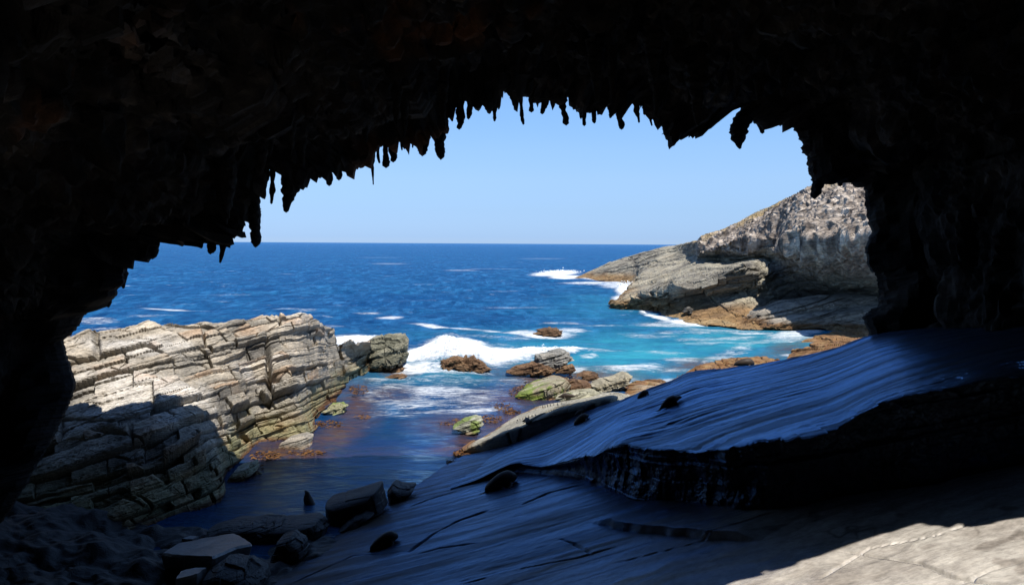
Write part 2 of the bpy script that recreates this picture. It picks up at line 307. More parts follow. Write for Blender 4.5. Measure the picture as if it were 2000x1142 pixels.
# ------------------------------------------------------------------ sea
cols_p = np.linspace(-0.95, 0.85, 1100)
pyr = np.r_[np.array([0.6, 1.0, 1.6, 2.4, 3.2]), np.linspace(4, 620, 900)]
dd_ = -WATER * F / pyr[::-1]                               # distances, near to far
Y = np.repeat(dd_[:, None], len(cols_p), 1); X = cols_p[None, :] * Y
PX, PY = pix(np.stack([X, Y, 0 * X + WATER], -1))
def blob(cx, cy, rx, ry, s=1.0, ang=0.0, soft=0.6):
    c, sn = math.cos(R(ang)), math.sin(R(ang)); dx, dy = PX - cx, PY - cy
    q = np.hypot((dx * c + dy * sn) / rx, (-dx * sn + dy * c) / ry)
    return s * (1 - sst(1 - soft, 1 + soft, q))
def blobs(L):
    r = np.zeros_like(PX)
    for b in L: r = np.maximum(r, blob(*b))
    return r
foam = blobs([(690, 668, 60, 13, 1.15), (655, 672, 30, 12, 1.1), (745, 690, 50, 20, 1.1), (835, 700, 75, 20, 1.3), (890, 692, 70, 26, 1.4), (960, 698, 90, 20, 1.3), (1045, 692, 70, 12, 1.2), (1120, 692, 28, 5, 1.0, -8), (820, 728, 60, 9, .9),
              (1010, 650, 45, 5, .9), (1065, 654, 60, 6, .95), (1110, 648, 40, 4, .8), (1085, 534, 48, 6, 1.1, -3), (1110, 541, 40, 4, 1.1), (1180, 545, 65, 3.0, 1.0, 3), (1225, 565, 24, 13, 1.1), (1215, 583, 22, 7, .95), (1262, 607, 14, 6, 1),
              (1285, 620, 30, 4, 1.05, 12), (1350, 630, 60, 4.5, 1.1, 3), (1430, 630, 45, 8, 1.1), (1480, 640, 40, 3, .9), (1550, 652, 55, 9, .85, -6), (1590, 648, 20, 5, .9), (1500, 668, 80, 8, .6, -6), (1420, 692, 60, 10, .62, -15), (1390, 672, 70, 6, .6),
              (1230, 718, 70, 7, .85, -3), (1300, 722, 60, 4, .6), (1205, 735, 60, 6, .6), (1270, 655, 60, 4, .55), (1240, 668, 70, 3, .5), (1160, 668, 60, 3, .42), (1340, 650, 80, 3, .5), (1370, 660, 60, 5, .6), (1430, 660, 60, 5, .6), (1150, 700, 20, 4, .7),
              (760, 620, 26, 3.5, .85), (720, 612, 30, 2, .6), (870, 637, 80, 1.8, .85, 4), (960, 645, 40, 2, .75, 6), (330, 603, 75, 1.8, .8, 2), (290, 618, 60, 3.5, .5), (190, 628, 45, 5, .6), (420, 640, 25, 3, .8), (560, 603, 30, 2, .6), (600, 607, 30, 2, .5), (205, 640, 45, 4, .7),
              (900, 528, 40, 1.5, .6), (960, 525, 60, 1.5, .5), (760, 515, 45, 2, .5), (740, 503, 60, 1.2, .4), (1060, 505, 60, 1.5, .45), (640, 558, 60, 1.3, .4), (450, 575, 60, 1.5, .4), (830, 590, 50, 1.5, .4), (1000, 600, 80, 1.6, .45), (1100, 632, 60, 2, .55), (1180, 637, 60, 2, .6), (980, 570, 50, 1.3, .45),
              (905, 730, 60, 6, .8), (1040, 734, 40, 4, .6), (1120, 722, 30, 6, .8), (1290, 690, 60, 5, .55), (1180, 690, 60, 5, .5), (1330, 705, 50, 6, .6), (1470, 650, 50, 4, .75), (1250, 740, 50, 4, .7), (1300, 735, 40, 4, .7), (735, 745, 30, 4, .7), (715, 700, 20, 20, .8), (1120, 745, 50, 5, .45), (1150, 552, 60, 3, .9), (1205, 556, 40, 8, .8), (1245, 602, 25, 5, .8), (1310, 633, 80, 5, .7), (1400, 645, 90, 5, .6), (1550, 660, 60, 6, .7), (850, 745, 140, 10, .5), (900, 765, 120, 14, .5), (840, 795, 110, 14, .5), (980, 660, 90, 4, .5), (620, 640, 60, 3, .5), (770, 755, 60, 9, .55), (860, 762, 80, 12, .72), (920, 780, 60, 12, .62), (810, 785, 90, 16, .62), (780, 805, 70, 9, .5), (930, 800, 60, 8, .68), (880, 803, 60, 6, .5), (740, 770, 40, 14, .5), (700, 830, 60, 6, .3), (990, 745, 60, 10, .45), (960, 835, 50, 5, .3)])
turq = blobs([(1260, 690, 260, 40, 1, 0, .8), (1450, 665, 190, 32, 1, 0, .8), (1150, 715, 160, 30, .9, 0, .8), (880, 735, 170, 22, .75, 0, .8), (760, 720, 90, 30, .6, 0, .8), (1180, 600, 110, 25, .35, 0, 1), (1100, 655, 260, 16, .4, 0, 1), (1330, 640, 150, 14, .6, 0, .9)])
kelp = blobs([(570, 885, 70, 22, 1, 0, .9), (530, 915, 60, 30, .9, -45, .9), (660, 850, 60, 22, .9, -25, .9), (700, 790, 40, 40, .8, 0, 1), (760, 765, 50, 12, .6, 0, 1), (780, 733, 30, 6, 1, 0, .9), (1000, 780, 70, 25, .8, 0, 1), (980, 830, 70, 25, .8, -20, 1), (900, 868, 70, 18, .8, -20, 1), (900, 830, 80, 20, .75, 0, 1),
              (1150, 735, 90, 16, .9, 0, 1), (1050, 740, 70, 14, .8, 0, 1), (1350, 712, 50, 8, .8, -10, 1), (600, 930, 70, 14, .45, 0, 1), (700, 900, 140, 30, .3, 0, 1), (960, 725, 60, 8, .5, 0, 1), (1540, 680, 50, 10, .6, -15, .9), (500, 960, 60, 20, .4, 0, 1)])
pool = blobs([(750, 900, 330, 75, 1, 0, .7), (600, 970, 250, 60, 1, 0, .6), (1000, 800, 180, 60, .8, 0, .8)])
# geometry: wind chop, swell and the breaking wave
P2 = np.stack([X, Y, 0 * X], -1)
amp = np.clip(Y / 90, 0.12, 1.0)
rng = np.random.default_rng(4); Z = np.zeros_like(X)
wx = X + 6 * fbm(P2 * 0.01, 2, 300); wy = Y + 6 * fbm(P2 * 0.012 + 9, 2, 301)
for lam, am in [(31, .22), (19, .16), (12, .11), (7.3, .07), (4.4, .05), (2.7, .03), (1.7, .02)]:
    for j in range(3):
        a = R(-90 + rng.uniform(-38, 38)); k = 2 * math.pi / (lam * rng.uniform(.8, 1.25))
        ph = k * (wx * math.cos(a) + wy * math.sin(a)) + rng.uniform(0, 6.28)
        ok = sst(0.25, 0.6, lam / (Y * Y / (16.5 * 900) + 1e-3) / 4)
        Z += am * ok * (np.sin(ph) + 0.25 * np.sin(2 * ph)) / 1.5
Z *= amp * (1 - 0.75 * pool)
surge = blobs([(885, 700, 62, 26, 1.9, 0, 1), (870, 690, 26, 30, 1.5, 0, 1), (950, 700, 110, 18, .9, 0, 1), (1060, 690, 70, 14, .7, 0, 1), (700, 672, 90, 16, .6, 0, 1), (800, 705, 90, 16, .5, 0, 1)])
rg = 0.5 + 0.5 * fbm(np.stack([X * .45, Y * .25, 0 * X], -1), 4, 310)
Z += surge * (0.45 + 0.8 * rg) + foam * surge * 0.55 * np.abs(fbm(P2 * 1.6, 4, 320)) * 1.2
# standing foam threads gathered by the chop
th = 1 - np.abs(fbm(np.stack([X * .10, Y * .16, 0 * X], -1), 4, 330)) * 3.5
foam = np.clip(foam, 0, 1.5)
G = np.stack([X, Y, WATER + Z], -1)
def sea_mat():
    m = bpy.data.materials.new('sea_water'); m.use_nodes = True; t = m.node_tree; N = t.nodes; L = t.links; b = N['Principled BSDF']
    tc = N.new('ShaderNodeTexCoord')
    A = lambda n: (lambda q: (setattr(q, 'attribute_name', n), q)[1])(N.new('ShaderNodeAttribute')).outputs['Fac']
    def noise(sc, st, det=6, ro=.6, dist=0):
        mp = N.new('ShaderNodeMapping'); mp.inputs['Scale'].default_value = st; L.new(tc.outputs['Object'], mp.inputs[0])
        n = N.new('ShaderNodeTexNoise'); n.inputs['Scale'].default_value = sc; n.inputs['Detail'].default_value = det; n.inputs['Roughness'].default_value = ro; n.inputs['Distortion'].default_value = dist
        L.new(mp.outputs[0], n.inputs['Vector']); return n.outputs[0]
    def mixc(f, a, bb):
        x = N.new('ShaderNodeMix'); x.data_type = 'RGBA'
        for s_, v in ((0, f), (6, a), (7, bb)):
            if hasattr(v, 'is_output'): L.new(v, x.inputs[s_])
            elif s_ == 0: x.inputs[0].default_value = v
            else: x.inputs[s_].default_value = (*v, 1)
        return x.outputs[2]
    def mrange(v, a, bb, c, d, sm=False):
        x = N.new('ShaderNodeMapRange'); x.interpolation_type = 'SMOOTHSTEP' if sm else 'LINEAR'; L.new(v, x.inputs[0])
        for i_, k in enumerate((a, bb, c, d)): x.inputs[i_ + 1].default_value = k
        return x.outputs[0]
    def math_(op, a, bb):
        x = N.new('ShaderNodeMath'); x.operation = op
        for i_, v in enumerate((a, bb)):
            if hasattr(v, 'is_output'): L.new(v, x.inputs[i_])
            else: x.inputs[i_].default_value = v
        return x.outputs[0]
    big = noise(0.02, (1, 2.5, 1), 5, .6); mid = noise(0.5, (0.7, 1.1, 1), 8, .65)
    deep = mixc(mrange(big, .35, .65, 0, 1), (0.005, 0.062, 0.172), (0.010, 0.098, 0.215))
    chop = noise(0.20, (1, .42, 1), 6, .68, .4)
    deep = mixc(mrange(chop, .40, .62, 0, .75), deep, (0.001, 0.027, 0.098))
    deep = mixc(mrange(mid, .42, .62, 0, .8), deep, (0.001, 0.026, 0.090))
    deep = mixc(mrange(noise(0.27, (1, .38, 1), 6, .68, .4), .50, .68, 0, .55), deep, (0.035, 0.17, 0.36))
    c = mixc(math_('MULTIPLY', A('turq'), mrange(noise(0.12, (.5, 1, 1), 7, .65, .6), .35, .62, 1.0, .35)), deep, (0.03, 0.26, 0.33))
    c = mixc(A('pool'), c, (0.002, 0.017, 0.060))
    kn = mrange(noise(0.8, (0.7, 1.2, 1), 8, .7, .8), .30, .56, .1, 1.0)
    c = mixc(math_('MULTIPLY', A('kelp'), kn), c, (0.098, 0.044, 0.014))
    # foam: mask plus lacy noise
    lace = noise(0.55, (0.55, 1.5, 1), 9, .72, 1.4)
    fine = noise(2.6, (0.7, 1.6, 1), 8, .75, 1.0)
    ln = math_('ADD', math_('MULTIPLY', lace, .62), math_('MULTIPLY', fine, .38))
    f = mrange(math_('ADD', math_('MULTIPLY', A('foam'), .34), ln), .62, .88, 0, 1, True)
    caps = mrange(noise(0.13, (0.45, 2.4, 1), 9, .74, .6), .615, .72, 0, .85, True)
    f = math_('MAXIMUM', f, math_('MULTIPLY', caps, math_('SUBTRACT', 1.0, A('pool'))))
    c = mixc(f, c, (0.66, 0.69, 0.71))
    L.new(c, b.inputs['Base Color'])
    L.new(mrange(f, 0, 1, .16, .9), b.inputs['Roughness']); b.inputs['IOR'].default_value = 1.33
    b.inputs['Specular IOR Level'].default_value = 0.0
    h = math_('ADD', math_('MULTIPLY', noise(0.5, (.6, 1.5, 1), 8, .62, .3), 1.0), math_('MULTIPLY', noise(3.0, (.5, 1.5, 1), 5, .6, .2), .22))
    h = math_('ADD', h, math_('MULTIPLY', f, .12))
    bp = N.new('ShaderNodeBump'); L.new(mrange(A('pool'), 0, 1, .9, .34), bp.inputs['Strength']); bp.inputs['Distance'].default_value = 0.9
    L.new(h, bp.inputs['Height']); L.new(bp.outputs[0], b.inputs['Normal'])
    g = N.new('ShaderNodeBsdfGlossy'); g.inputs['Color'].default_value = (.42, .70, 1, 1); L.new(bp.outputs[0], g.inputs['Normal'])
    L.new(mrange(A('pool'), 0, 1, .22, .07), g.inputs['Roughness'])
    fr = N.new('ShaderNodeFresnel'); fr.inputs['IOR'].default_value = 1.33; L.new(bp.outputs[0], fr.inputs['Normal'])
    fac = math_('MULTIPLY', fr.outputs[0], mrange(f, 0, 1, 1, .1)); fac = math_('MULTIPLY', fac, mrange(A('pool'), 0, 1, .55, 1.25))
    xm = N.new('ShaderNodeMixShader'); L.new(fac, xm.inputs[0]); L.new(b.outputs[0], xm.inputs[1]); L.new(g.outputs[0], xm.inputs[2]); L.new(xm.outputs[0], N['Material Output'].inputs['Surface'])
    return m
M_sea = sea_mat()
o = mesh('sea', G, grid_faces(*G.shape[:2]), M_sea, extra=dict(foam=foam, turq=turq, kelp=kelp, pool=pool), smooth=True, world=False); struct(o)

# ------------------------------------------------------------------ bedded rock outcrop on the left
def oc(bx, by, tx, ty, td, bz=-17.2, pw=1.25, bulge=0.0, back=14):
    B = atz(bx, by, bz); T = at(tx, ty, td); out = []
    for r in (0, .12, .35, .6, .82, 1.0):
        px, py = bx + (tx - bx) * r, by + (ty - by) * r
        d = B[1] + (T[1] - B[1]) * r ** pw - bulge * math.sin(math.pi * r)
        out.append(at(px, py, d))
    out.append(T + np.array([-.3, 3.0, -.5])); out.append(T + np.array([-1, 7, -3.5])); out.append(np.array([T[0] - 2, T[1] + back, -18.5]))
    return out
ctrl = np.array([oc(-260, 1230, -230, 700, 60), oc(-20, 1160, 0, 676, 62), oc(140, 1105, 130, 656, 62, bulge=1), oc(255, 1070, 215, 640, 63, bulge=2), oc(350, 1035, 292, 633, 64, bulge=2.5),
                 oc(432, 1000, 352, 641, 65, bulge=2), oc(446, 945, 425, 641, 67, bulge=1), oc(508, 882, 492, 633, 70, bulge=.5), oc(606, 872, 545, 629, 73, bulge=1.5),
                 oc(622, 825, 588, 627, 76, bulge=1), oc(655, 790, 617, 633, 80), oc(706, 752, 640, 648, 86, bulge=1), oc(733, 738, 672, 668, 90, bulge=.5), oc(738, 725, 722, 672, 93)]).transpose(1, 0, 2)
G = sheet(ctrl, 520, 900, wn=[.5, 1, 1.1, 1, .8, .3, .2, .3], wm=[1, 1, .9, .9, .9, .9, 1, 1, .8, .8, .8, .8, .5])
N_ = normals(G)
if (N_[260, 450] @ np.array([0, -1, .7])) < 0: N_ = -N_
Bd = (-0.33, 0.10, 1.0)
r1, c1, hb, hl = strata(G, Bd, 1.25, (1, .35, .45), 5.5, (.2, 1, 0), 8.0, 11, .7)
r3, c3, hb3, _ = strata(G, Bd, 0.22, (1, .3, .2), 7, (.3, 1, 0), 9, 29, .2, .4)
brk = sst(-.05, .3, fbm(G * .2, 4, 28))
r2, c2, hb2, hl2 = strata(G, Bd, 0.42, (1, -.2, -.35), 3.4, (.1, 1, 0), 5.0, 23, .5)
top = sst(-11, -8.5, G[..., 2])
disp = (1.0 + .6 * brk) * r1 + (.25 + .45 * brk) * r2 + (.04 + .08 * brk) * r3 - 0.7 * c1 - 0.25 * c2 - .02 * c3 + .10 * fbm(G * 3.2, 3, 34) + 0.7 * fbm(G * .15, 3, 31) + 0.12 * fbm(G * 1.1, 4, 33)
hv = unit(np.array([.12, -.75, .6]))
Ns = np.stack([sum(np.roll(np.roll(N_, a_, 0), b_, 1)[..., k_] for a_ in (-40, -20, 0, 20, 40) for b_ in (-60, -30, 0, 30, 60)) for k_ in range(3)], -1); Ns /= np.linalg.norm(Ns, axis=-1, keepdims=True)
D = Ns * 0.4 + hv * 0.6
G2 = G + D * disp[..., None]
rec = 1.6 * np.exp(-((pix(G)[0] - 524 - .02 * (pix(G)[1] - 700) - 3 * fbm(G * .5, 2, 99)) / 4) ** 2) * sst(640, 720, pix(G)[1]) * (1 - sst(770, 800, pix(G)[1]))
G2 = G2 - N_ * (1.0 * rec)[..., None]
tone = 0.46 + 0.30 * (hb - .5) + 0.15 * (hl - .5) + .22 * (hb2 - .5) + .12 * (hb3 - .5) + 0.50 * fbm(G * .25, 5, 35) + .25 * fbm(G * 1.6, 4, 36)
col = ramp(tone, [(0.13, 0.12, 0.105), (0.29, 0.26, 0.21), (0.43, 0.37, 0.285), (0.60, 0.52, 0.40)])
och = sst(.70, .9, hb2 * .5 + .5 * hb + .25 * fbm(G * .4, 3, 37)) * .55
col = col * (1 - och[..., None]) + och[..., None] * np.array([0.44, 0.27, 0.15])
pxg, pyg = pix(G)
wht = sst(.25, .75, fbm(G * np.array([.18, .18, .5]), 4, 39) + 0.9 * np.exp(-((pxg - 290) / 130) ** 2 - ((pyg - 760) / 60) ** 2))   # salt-bleached band
col = col * (1 - .6 * wht[..., None]) + .6 * wht[..., None] * np.array([0.62, 0.59, 0.54])
tide = sst(-13.2, -15.6, G2[..., 2] + .8 * fbm(G * .6, 3, 41))
col = col * (1 - .75 * tide[..., None]) + .75 * tide[..., None] * ramp(.5 + .6 * fbm(G * .9, 3, 43), [(0.13, 0.15, 0.05), (0.30, 0.27, 0.13), (0.30, 0.17, 0.05)])
wl = sst(-16.0, -16.4, G2[..., 2]); col = col * (1 - .85 * wl[..., None]) + .85 * wl[..., None] * np.array([0.11, 0.035, 0.012])
col *= (1 - .55 * np.clip(c1 * .6 + c2 * .3, 0, 1))[..., None]
o = mesh('rock_outcrop', G2, grid_faces(*G.shape[:2]), M_out, col=col)
thing(o, 'long grey-brown outcrop of tilted, cracked rock beds on the left shore, half in shadow', 'rock outcrop')

# ------------------------------------------------------------------ headland across the bay
def hl_(pts): return [at(*p) for p in pts]
K = [  # each column: waterline, ledge back, top of the broken step, back of the slope, cap lip, mid cap, cap top, back, far back
 [(1116, 545, 372), (1118, 543, 374), (1120, 542, 375), (1126, 540.5, 378), (1128, 540, 380), (1129, 540, 381), (1130, 540, 382), (1134, 541, 392), (1140, 545, 400)],
 [(1178, 548, 345), (1180, 544, 347), (1182, 541, 350), (1184, 528, 358), (1185, 522, 362), (1186, 519, 365), (1186, 515, 368), (1190, 516, 380), (1196, 545, 400)],
 [(1244, 560, 300), (1246, 555, 302), (1247, 551, 305), (1243, 527, 330), (1242, 514, 345), (1241, 506, 355), (1240, 499, 362), (1243, 500, 375), (1246, 545, 400)],
 [(1190, 600, 202), (1194, 596, 204), (1199, 589, 207), (1245, 548, 262), (1280, 510, 315), (1286, 497, 335), (1290, 487, 348), (1292, 489, 360), (1296, 545, 400)],
 [(1232, 607, 192), (1236, 603, 193), (1240, 578, 198), (1280, 540, 255), (1314, 503, 305), (1318, 492, 322), (1322, 481, 335), (1326, 484, 350), (1330, 545, 400)],
 [(1276, 616, 180), (1282, 604, 188), (1284, 566, 187), (1318, 530, 240), (1352, 500, 280), (1350, 488, 283), (1348, 474, 292), (1352, 480, 320), (1358, 545, 400)],
 [(1340, 629, 163), (1338, 590, 179), (1334, 550, 176), (1370, 507, 236), (1364, 499, 227), (1366, 480, 225), (1368, 467, 236), (1376, 468, 280), (1390, 545, 380)],
 [(1412, 637, 154), (1405, 580, 176), (1400, 532, 172), (1436, 509, 220), (1430, 500, 207), (1432, 462, 204), (1440, 437, 222), (1452, 438, 270), (1470, 545, 380)],
 [(1480, 641, 150), (1470, 572, 175), (1462, 516, 169), (1492, 503, 200), (1492, 494, 187), (1500, 456, 184), (1510, 407, 203), (1520, 408, 255), (1540, 545, 380)],
 [(1530, 643, 148), (1522, 600, 172), (1520, 548, 180), (1530, 520, 180), (1530, 494, 161), (1540, 452, 159), (1556, 388, 184), (1568, 390, 250), (1590, 545, 380)],
 [(1590, 644, 147), (1585, 606, 168), (1580, 575, 178), (1582, 548, 170), (1588, 510, 149), (1596, 448, 146), (1610, 366, 170), (1622, 368, 240), (1650, 545, 380)],
 [(1650, 646, 145), (1645, 610, 160), (1645, 585, 168), (1645, 550, 158), (1645, 515, 139), (1650, 440, 136), (1656, 350, 160), (1670, 352, 230), (1700, 545, 380)],
 [(1780, 650, 142), (1775, 610, 150), (1775, 580, 152), (1775, 550, 145), (1775, 515, 128), (1775, 400, 124), (1780, 330, 148), (1790, 330, 220), (1800, 545, 380)]]
ctrl = np.array([hl_(c) for c in K]).transpose(1, 0, 2)
G = sheet(ctrl, 620, 760, wn=[1.1, 1.3, 1.1, .7, 1.2, 1.3, .5, .4], wm=[.6, .6, .8, .6, .6, .9, 1, 1, .9, .9, .9, 1])
tr = np.interp(np.linspace(0, 1, 620), np.linspace(0, 1, 620), np.linspace(0, 1, 620))
cw = np.r_[0, np.cumsum([1.1, 1.3, 1.1, .7, 1.2, 1.3, .5, .4])]; row = np.interp(np.linspace(0, cw[-1], 620), cw, np.arange(9))[:, None] + 0 * G[..., 0]
cm = np.r_[0, np.cumsum([.6, .6, .8, .6, .6, .9, 1, 1, .9, .9, .9, 1])]; cl = np.interp(np.linspace(0, cm[-1], 760), cm, np.arange(13))[None, :] + 0 * G[..., 0]
N_ = normals(G); 
if (N_[150, 500] @ np.array([-.3, -1, .5])) < 0: N_ = -N_
capm = sst(3.4, 4.2, row) * sst(4.6, 6.0, cl + .0) * (1 - sst(6.3, 6.9, row))
capm = np.maximum(capm, sst(3.0, 3.6, row) * sst(8.2, 9.0, cl) * (1 - sst(6.3, 6.9, row)))
r1, c1, hb, hl = strata(G, (-0.22, 0.05, 1.0), 2.6, (1, .1, .1), 7.5, (.2, 1, 0), 12, 51, 1.5)
r2, c2, hb2, _ = strata(G, (-0.22, 0.05, 1.0), 0.9, (1, -.1, .1), 3.2, (.1, 1, 0), 5, 53, .8)
face = sst(.9, 1.15, row) * (1 - sst(1.9, 2.1, row)) * sst(2.5, 3.5, cl)
ledge = (1 - sst(.9, 1.1, row))
slope_ = sst(1.95, 2.1, row) * (1 - sst(3.0, 3.4, row))
bedded = 0.6 + .9 * face
d_b = (1.9 * r1 + 1.0 * r2 - 1.4 * c1 - .6 * c2) * bedded * .85 + .8 * fbm(G * .06, 4, 55)
X3 = G.copy(); fl = np.stack([X3[..., 0] * .55, X3[..., 1] * .35, X3[..., 2] * .07], -1)
fl2 = np.stack([X3[..., 0] * 1.1, X3[..., 1] * .7, X3[..., 2] * .10], -1)
d_c = 1.6 * fbm(fl, 3, 61) + .45 * (1 - 2 * np.abs(fbm(fl2, 2, 63))) - .4 + 3.6 * fbm(G * .07, 4, 65) - 1.2 + .3 * fbm(G * .45, 3, 66)
sc = np.clip(1.2 * (1 - sst(0, 2, cl)) * -1 + 1, .25, 1)
disp = (d_b * (1 - capm) + d_c * capm) * sc
G2 = G + N_ * disp[..., None] * .8
tone = .42 + .35 * (hb - .5) + .25 * (hb2 - .5) + .45 * fbm(G * .07, 4, 67) + .35 * fbm(G * .5, 4, 68)
col = ramp(tone, [(0.11, 0.10, 0.085), (0.23, 0.21, 0.17), (0.34, 0.31, 0.235), (0.47, 0.40, 0.29)])
cc = ramp(.5 + .9 * fbm(fl2, 4, 69) + .4 * fbm(G * .1, 3, 70) + .3 * fbm(G * .6, 3, 74), [(0.07, 0.056, 0.047), (0.20, 0.165, 0.135), (0.38, 0.32, 0.26), (0.62, 0.53, 0.43)])
col = col * (1 - capm[..., None]) + cc * capm[..., None]
topm = sst(6.0, 6.5, row) * sst(4, 5, cl); grs = topm * sst(-.1, .3, fbm(G * .12, 3, 73))
col = col * (1 - grs[..., None]) + grs[..., None] * np.array([0.34, 0.25, 0.12])
br = sst(-11.8, -15.2, G2[..., 2] + 1.6 * fbm(G * .12, 3, 71))
col = col * (1 - .8 * br[..., None]) + .8 * br[..., None] * ramp(.5 + .6 * fbm(G * .25, 3, 72), [(0.11, 0.055, 0.025), (0.30, 0.17, 0.06), (0.33, 0.26, 0.14)])
col *= (1 - .4 * np.clip(c1 * .5 + c2 * .3, 0, 1))[..., None]
o = mesh('headland', G2, grid_faces(*G.shape[:2]), M_head, col=col); struct(o)

# ------------------------------------------------------------------ free-form rocks
def rock(name, outline, dist, thick, label, cat='rock', seed=1, mat=None, tone=((.14, .13, .11), (.3, .27, .22), (.38, .33, .26)), bed=(-.27, .1, 1), bt=.5, amp=.25, jw=1.2,
         flat=0.0, wet=None, group=None, lean=0.35, n=90, parent=None, ysq=1.0, scale_noise=1.0, green=None, pos=None):
    """a rock whose silhouette follows an outline at its own distance, with real thickness, broken along its beds"""
    O = at(np.array([p[0] for p in outline], float), np.array([p[1] for p in outline], float), dist)
    c = (O.max(0) + O.min(0)) / 2; Q = O[:, [0, 2]] - c[[0, 2]]
    ang = np.arctan2(Q[:, 1], Q[:, 0]); rr = np.hypot(Q[:, 0], Q[:, 1]); od = np.argsort(ang); ang, rr = ang[od], rr[od]
    x_, z_ = rr * np.cos(ang), rr * np.sin(ang)
    th_ = np.linspace(-math.pi, math.pi, 2 * n, endpoint=False)
    ax = np.r_[x_[-1], x_, x_[0]]; az = np.r_[z_[-1], z_, z_[0]]; aa = np.r_[ang[-1] - 2 * math.pi, ang, ang[0] + 2 * math.pi]
    rad = []
    for t in th_:                       # straight edges between the traced corners
        i = np.searchsorted(aa, t) - 1; i = min(max(i, 0), len(aa) - 2)
        x1, y1, x2, y2 = ax[i], az[i], ax[i + 1], az[i + 1]; dx, dy = x2 - x1, y2 - y1
        den_ = math.cos(t) * dy - math.sin(t) * dx
        rad.append((x1 * dy - y1 * dx) / den_ if abs(den_) > 1e-9 else rr[0])
    rad = np.abs(np.array(rad))
    v = np.linspace(0, math.pi, n); sv, cv = np.sin(v) ** 0.38, np.sign(np.cos(v)) * np.abs(np.cos(v)) ** 0.8
    X_ = sv[:, None] * (rad * np.cos(th_))[None, :]; Z_ = sv[:, None] * (rad * np.sin(th_))[None, :]; Y_ = -cv[:, None] * thick / 2 + 0 * X_
    Y_ = Y_ + lean * (Z_ - Z_.min())    # tops lean back
    V = np.stack([X_ + c[0], Y_ + c[1], Z_ + c[2]], -1)
    V[:, :, 1] += 0
    Nn = V - np.array([c[0], c[1], c[2]]); Nn /= np.linalg.norm(Nn, axis=-1, keepdims=True) + 1e-6
    r1, c1, hb, hl = strata(V, bed, bt, (1, .2, .1), jw, (.2, 1, 0), jw, seed, .2)
    edge = (np.sin(v) ** .5)[:, None]
    q1, k1, _, _ = strata(V, bed, bt * .3, (1, .3, .1), jw * .45, (.3, 1, 0), jw * .5, seed + 40, .1)
    d = amp * 1.7 * (r1 - .6 * c1) + amp * .6 * (q1 - .5 * k1) + amp * 1.0 * fbm(V * scale_noise, 5, seed + 2, .6) - .2 * amp
    V = V + Nn * d[..., None]
    tn_ = .5 + .5 * (hb - .5) + .4 * fbm(V * .8, 4, seed + 4)
    cl_ = ramp(tn_, tone) * (1 - .5 * np.clip(c1, 0, 1))[..., None]
    if wet is not None:                 # weed and brown growth near the waterline
        wm_ = sst(wet, wet - .5, V[..., 2] + .3 * fbm(V * 1.3, 3, seed + 6))[..., None]
        cl_ = cl_ * (1 - .9 * wm_) + .9 * wm_ * ramp(.5 + .6 * fbm(V * 2.2, 3, seed + 7), [(.05, .024, .012), (.17, .085, .03), (.27, .16, .07)])
    if green is not None:
        gm = (sst(green[0], green[1], fbm(V * .7, 3, seed + 8) + green[2] * (c[0] - V[..., 0])))[..., None]
        cl_ = cl_ * (1 - .8 * gm) + .8 * gm * np.array([.14, .20, .03])
    V[0] = V[0].mean(0); V[-1] = V[-1].mean(0)
    nn, mm = V.shape[:2]; idx = np.arange(nn * mm).reshape(nn, mm); nx = np.roll(idx, -1, 1)
    fc = np.stack([idx[:-1], idx[1:], nx[1:], nx[:-1]], -1).reshape(-1, 4)
    o = mesh(name, V, fc, mat or M_out, col=cl_, smooth=False, parent=parent)
    if label: thing(o, label, cat, group)
    return o
brown = ((.045, .028, .018), (.15, .085, .045), (.27, .17, .09))
rock('sea_rock', [(722, 716), (722, 668), (758, 657), (785, 658), (793, 668), (792, 690), (780, 722), (760, 728), (728, 728)], 98, 6, 'upright blocky grey-green rock standing in white surf off the outcrop tip', seed=101, bt=.9, jw=1.6, amp=.32, wet=-15.3, lean=.2, tone=((.10, .10, .07), (.21, .20, .14), (.34, .31, .23)))
rock('sea_rock', [(728, 733), (745, 722), (775, 717), (790, 722), (785, 733), (760, 740)], 97, 3, 'low rust-brown weedy rock at the foot of the upright blocky rock', seed=103, tone=brown, amp=.22, scale_noise=2.5)
rock('sea_rock', [(750, 738), (775, 730), (797, 735), (790, 742), (760, 743)], 93, 2.0, 'flat orange-brown weed rock awash left of the breaking wave', seed=104, tone=brown, amp=.15, scale_noise=2.5)
rock('sea_rock', [(862, 720), (864, 705), (885, 697), (905, 702), (922, 700), (945, 712), (958, 722), (930, 728), (880, 728)], 98, 4.5, 'low lumpy red-brown rock in front of the white breaker', seed=105, tone=brown, amp=.32, scale_noise=2.4, bt=.35, jw=.6)
rock('sea_rock', [(1042, 708), (1046, 694), (1075, 688), (1095, 683), (1112, 690), (1117, 703), (1105, 716), (1090, 724), (1060, 726), (1040, 724)], 98.5, 5, 'grey layered rock slanting up from the surf, the largest islet', seed=107, bt=.55, jw=1.5, amp=.26, wet=-15.4, lean=.3, tone=((.13, .13, .12), (.26, .25, .22), (.38, .34, .27)))
rock('sea_rock', [(988, 726), (1010, 716), (1045, 708), (1070, 710), (1090, 722), (1070, 732), (1010, 731)], 97, 4, 'low brown weed-covered rock against the left side of the grey layered islet', seed=108, tone=brown, amp=.24, scale_noise=2.4)
rock('sea_rock', [(1085, 728), (1100, 716), (1118, 712), (1125, 722), (1115, 730)], 96.5, 2.2, 'small brown rock tucked under the right end of the grey layered islet', seed=109, tone=brown, amp=.18, scale_noise=2.4)
rock('sea_rock', [(1040, 652), (1050, 645), (1070, 641), (1086, 640), (1095, 647), (1094, 655), (1065, 656)], 139, 4, 'small dark brown rock ringed by foam, farthest out in the bay', seed=110, tone=brown, amp=.35, scale_noise=1.6)
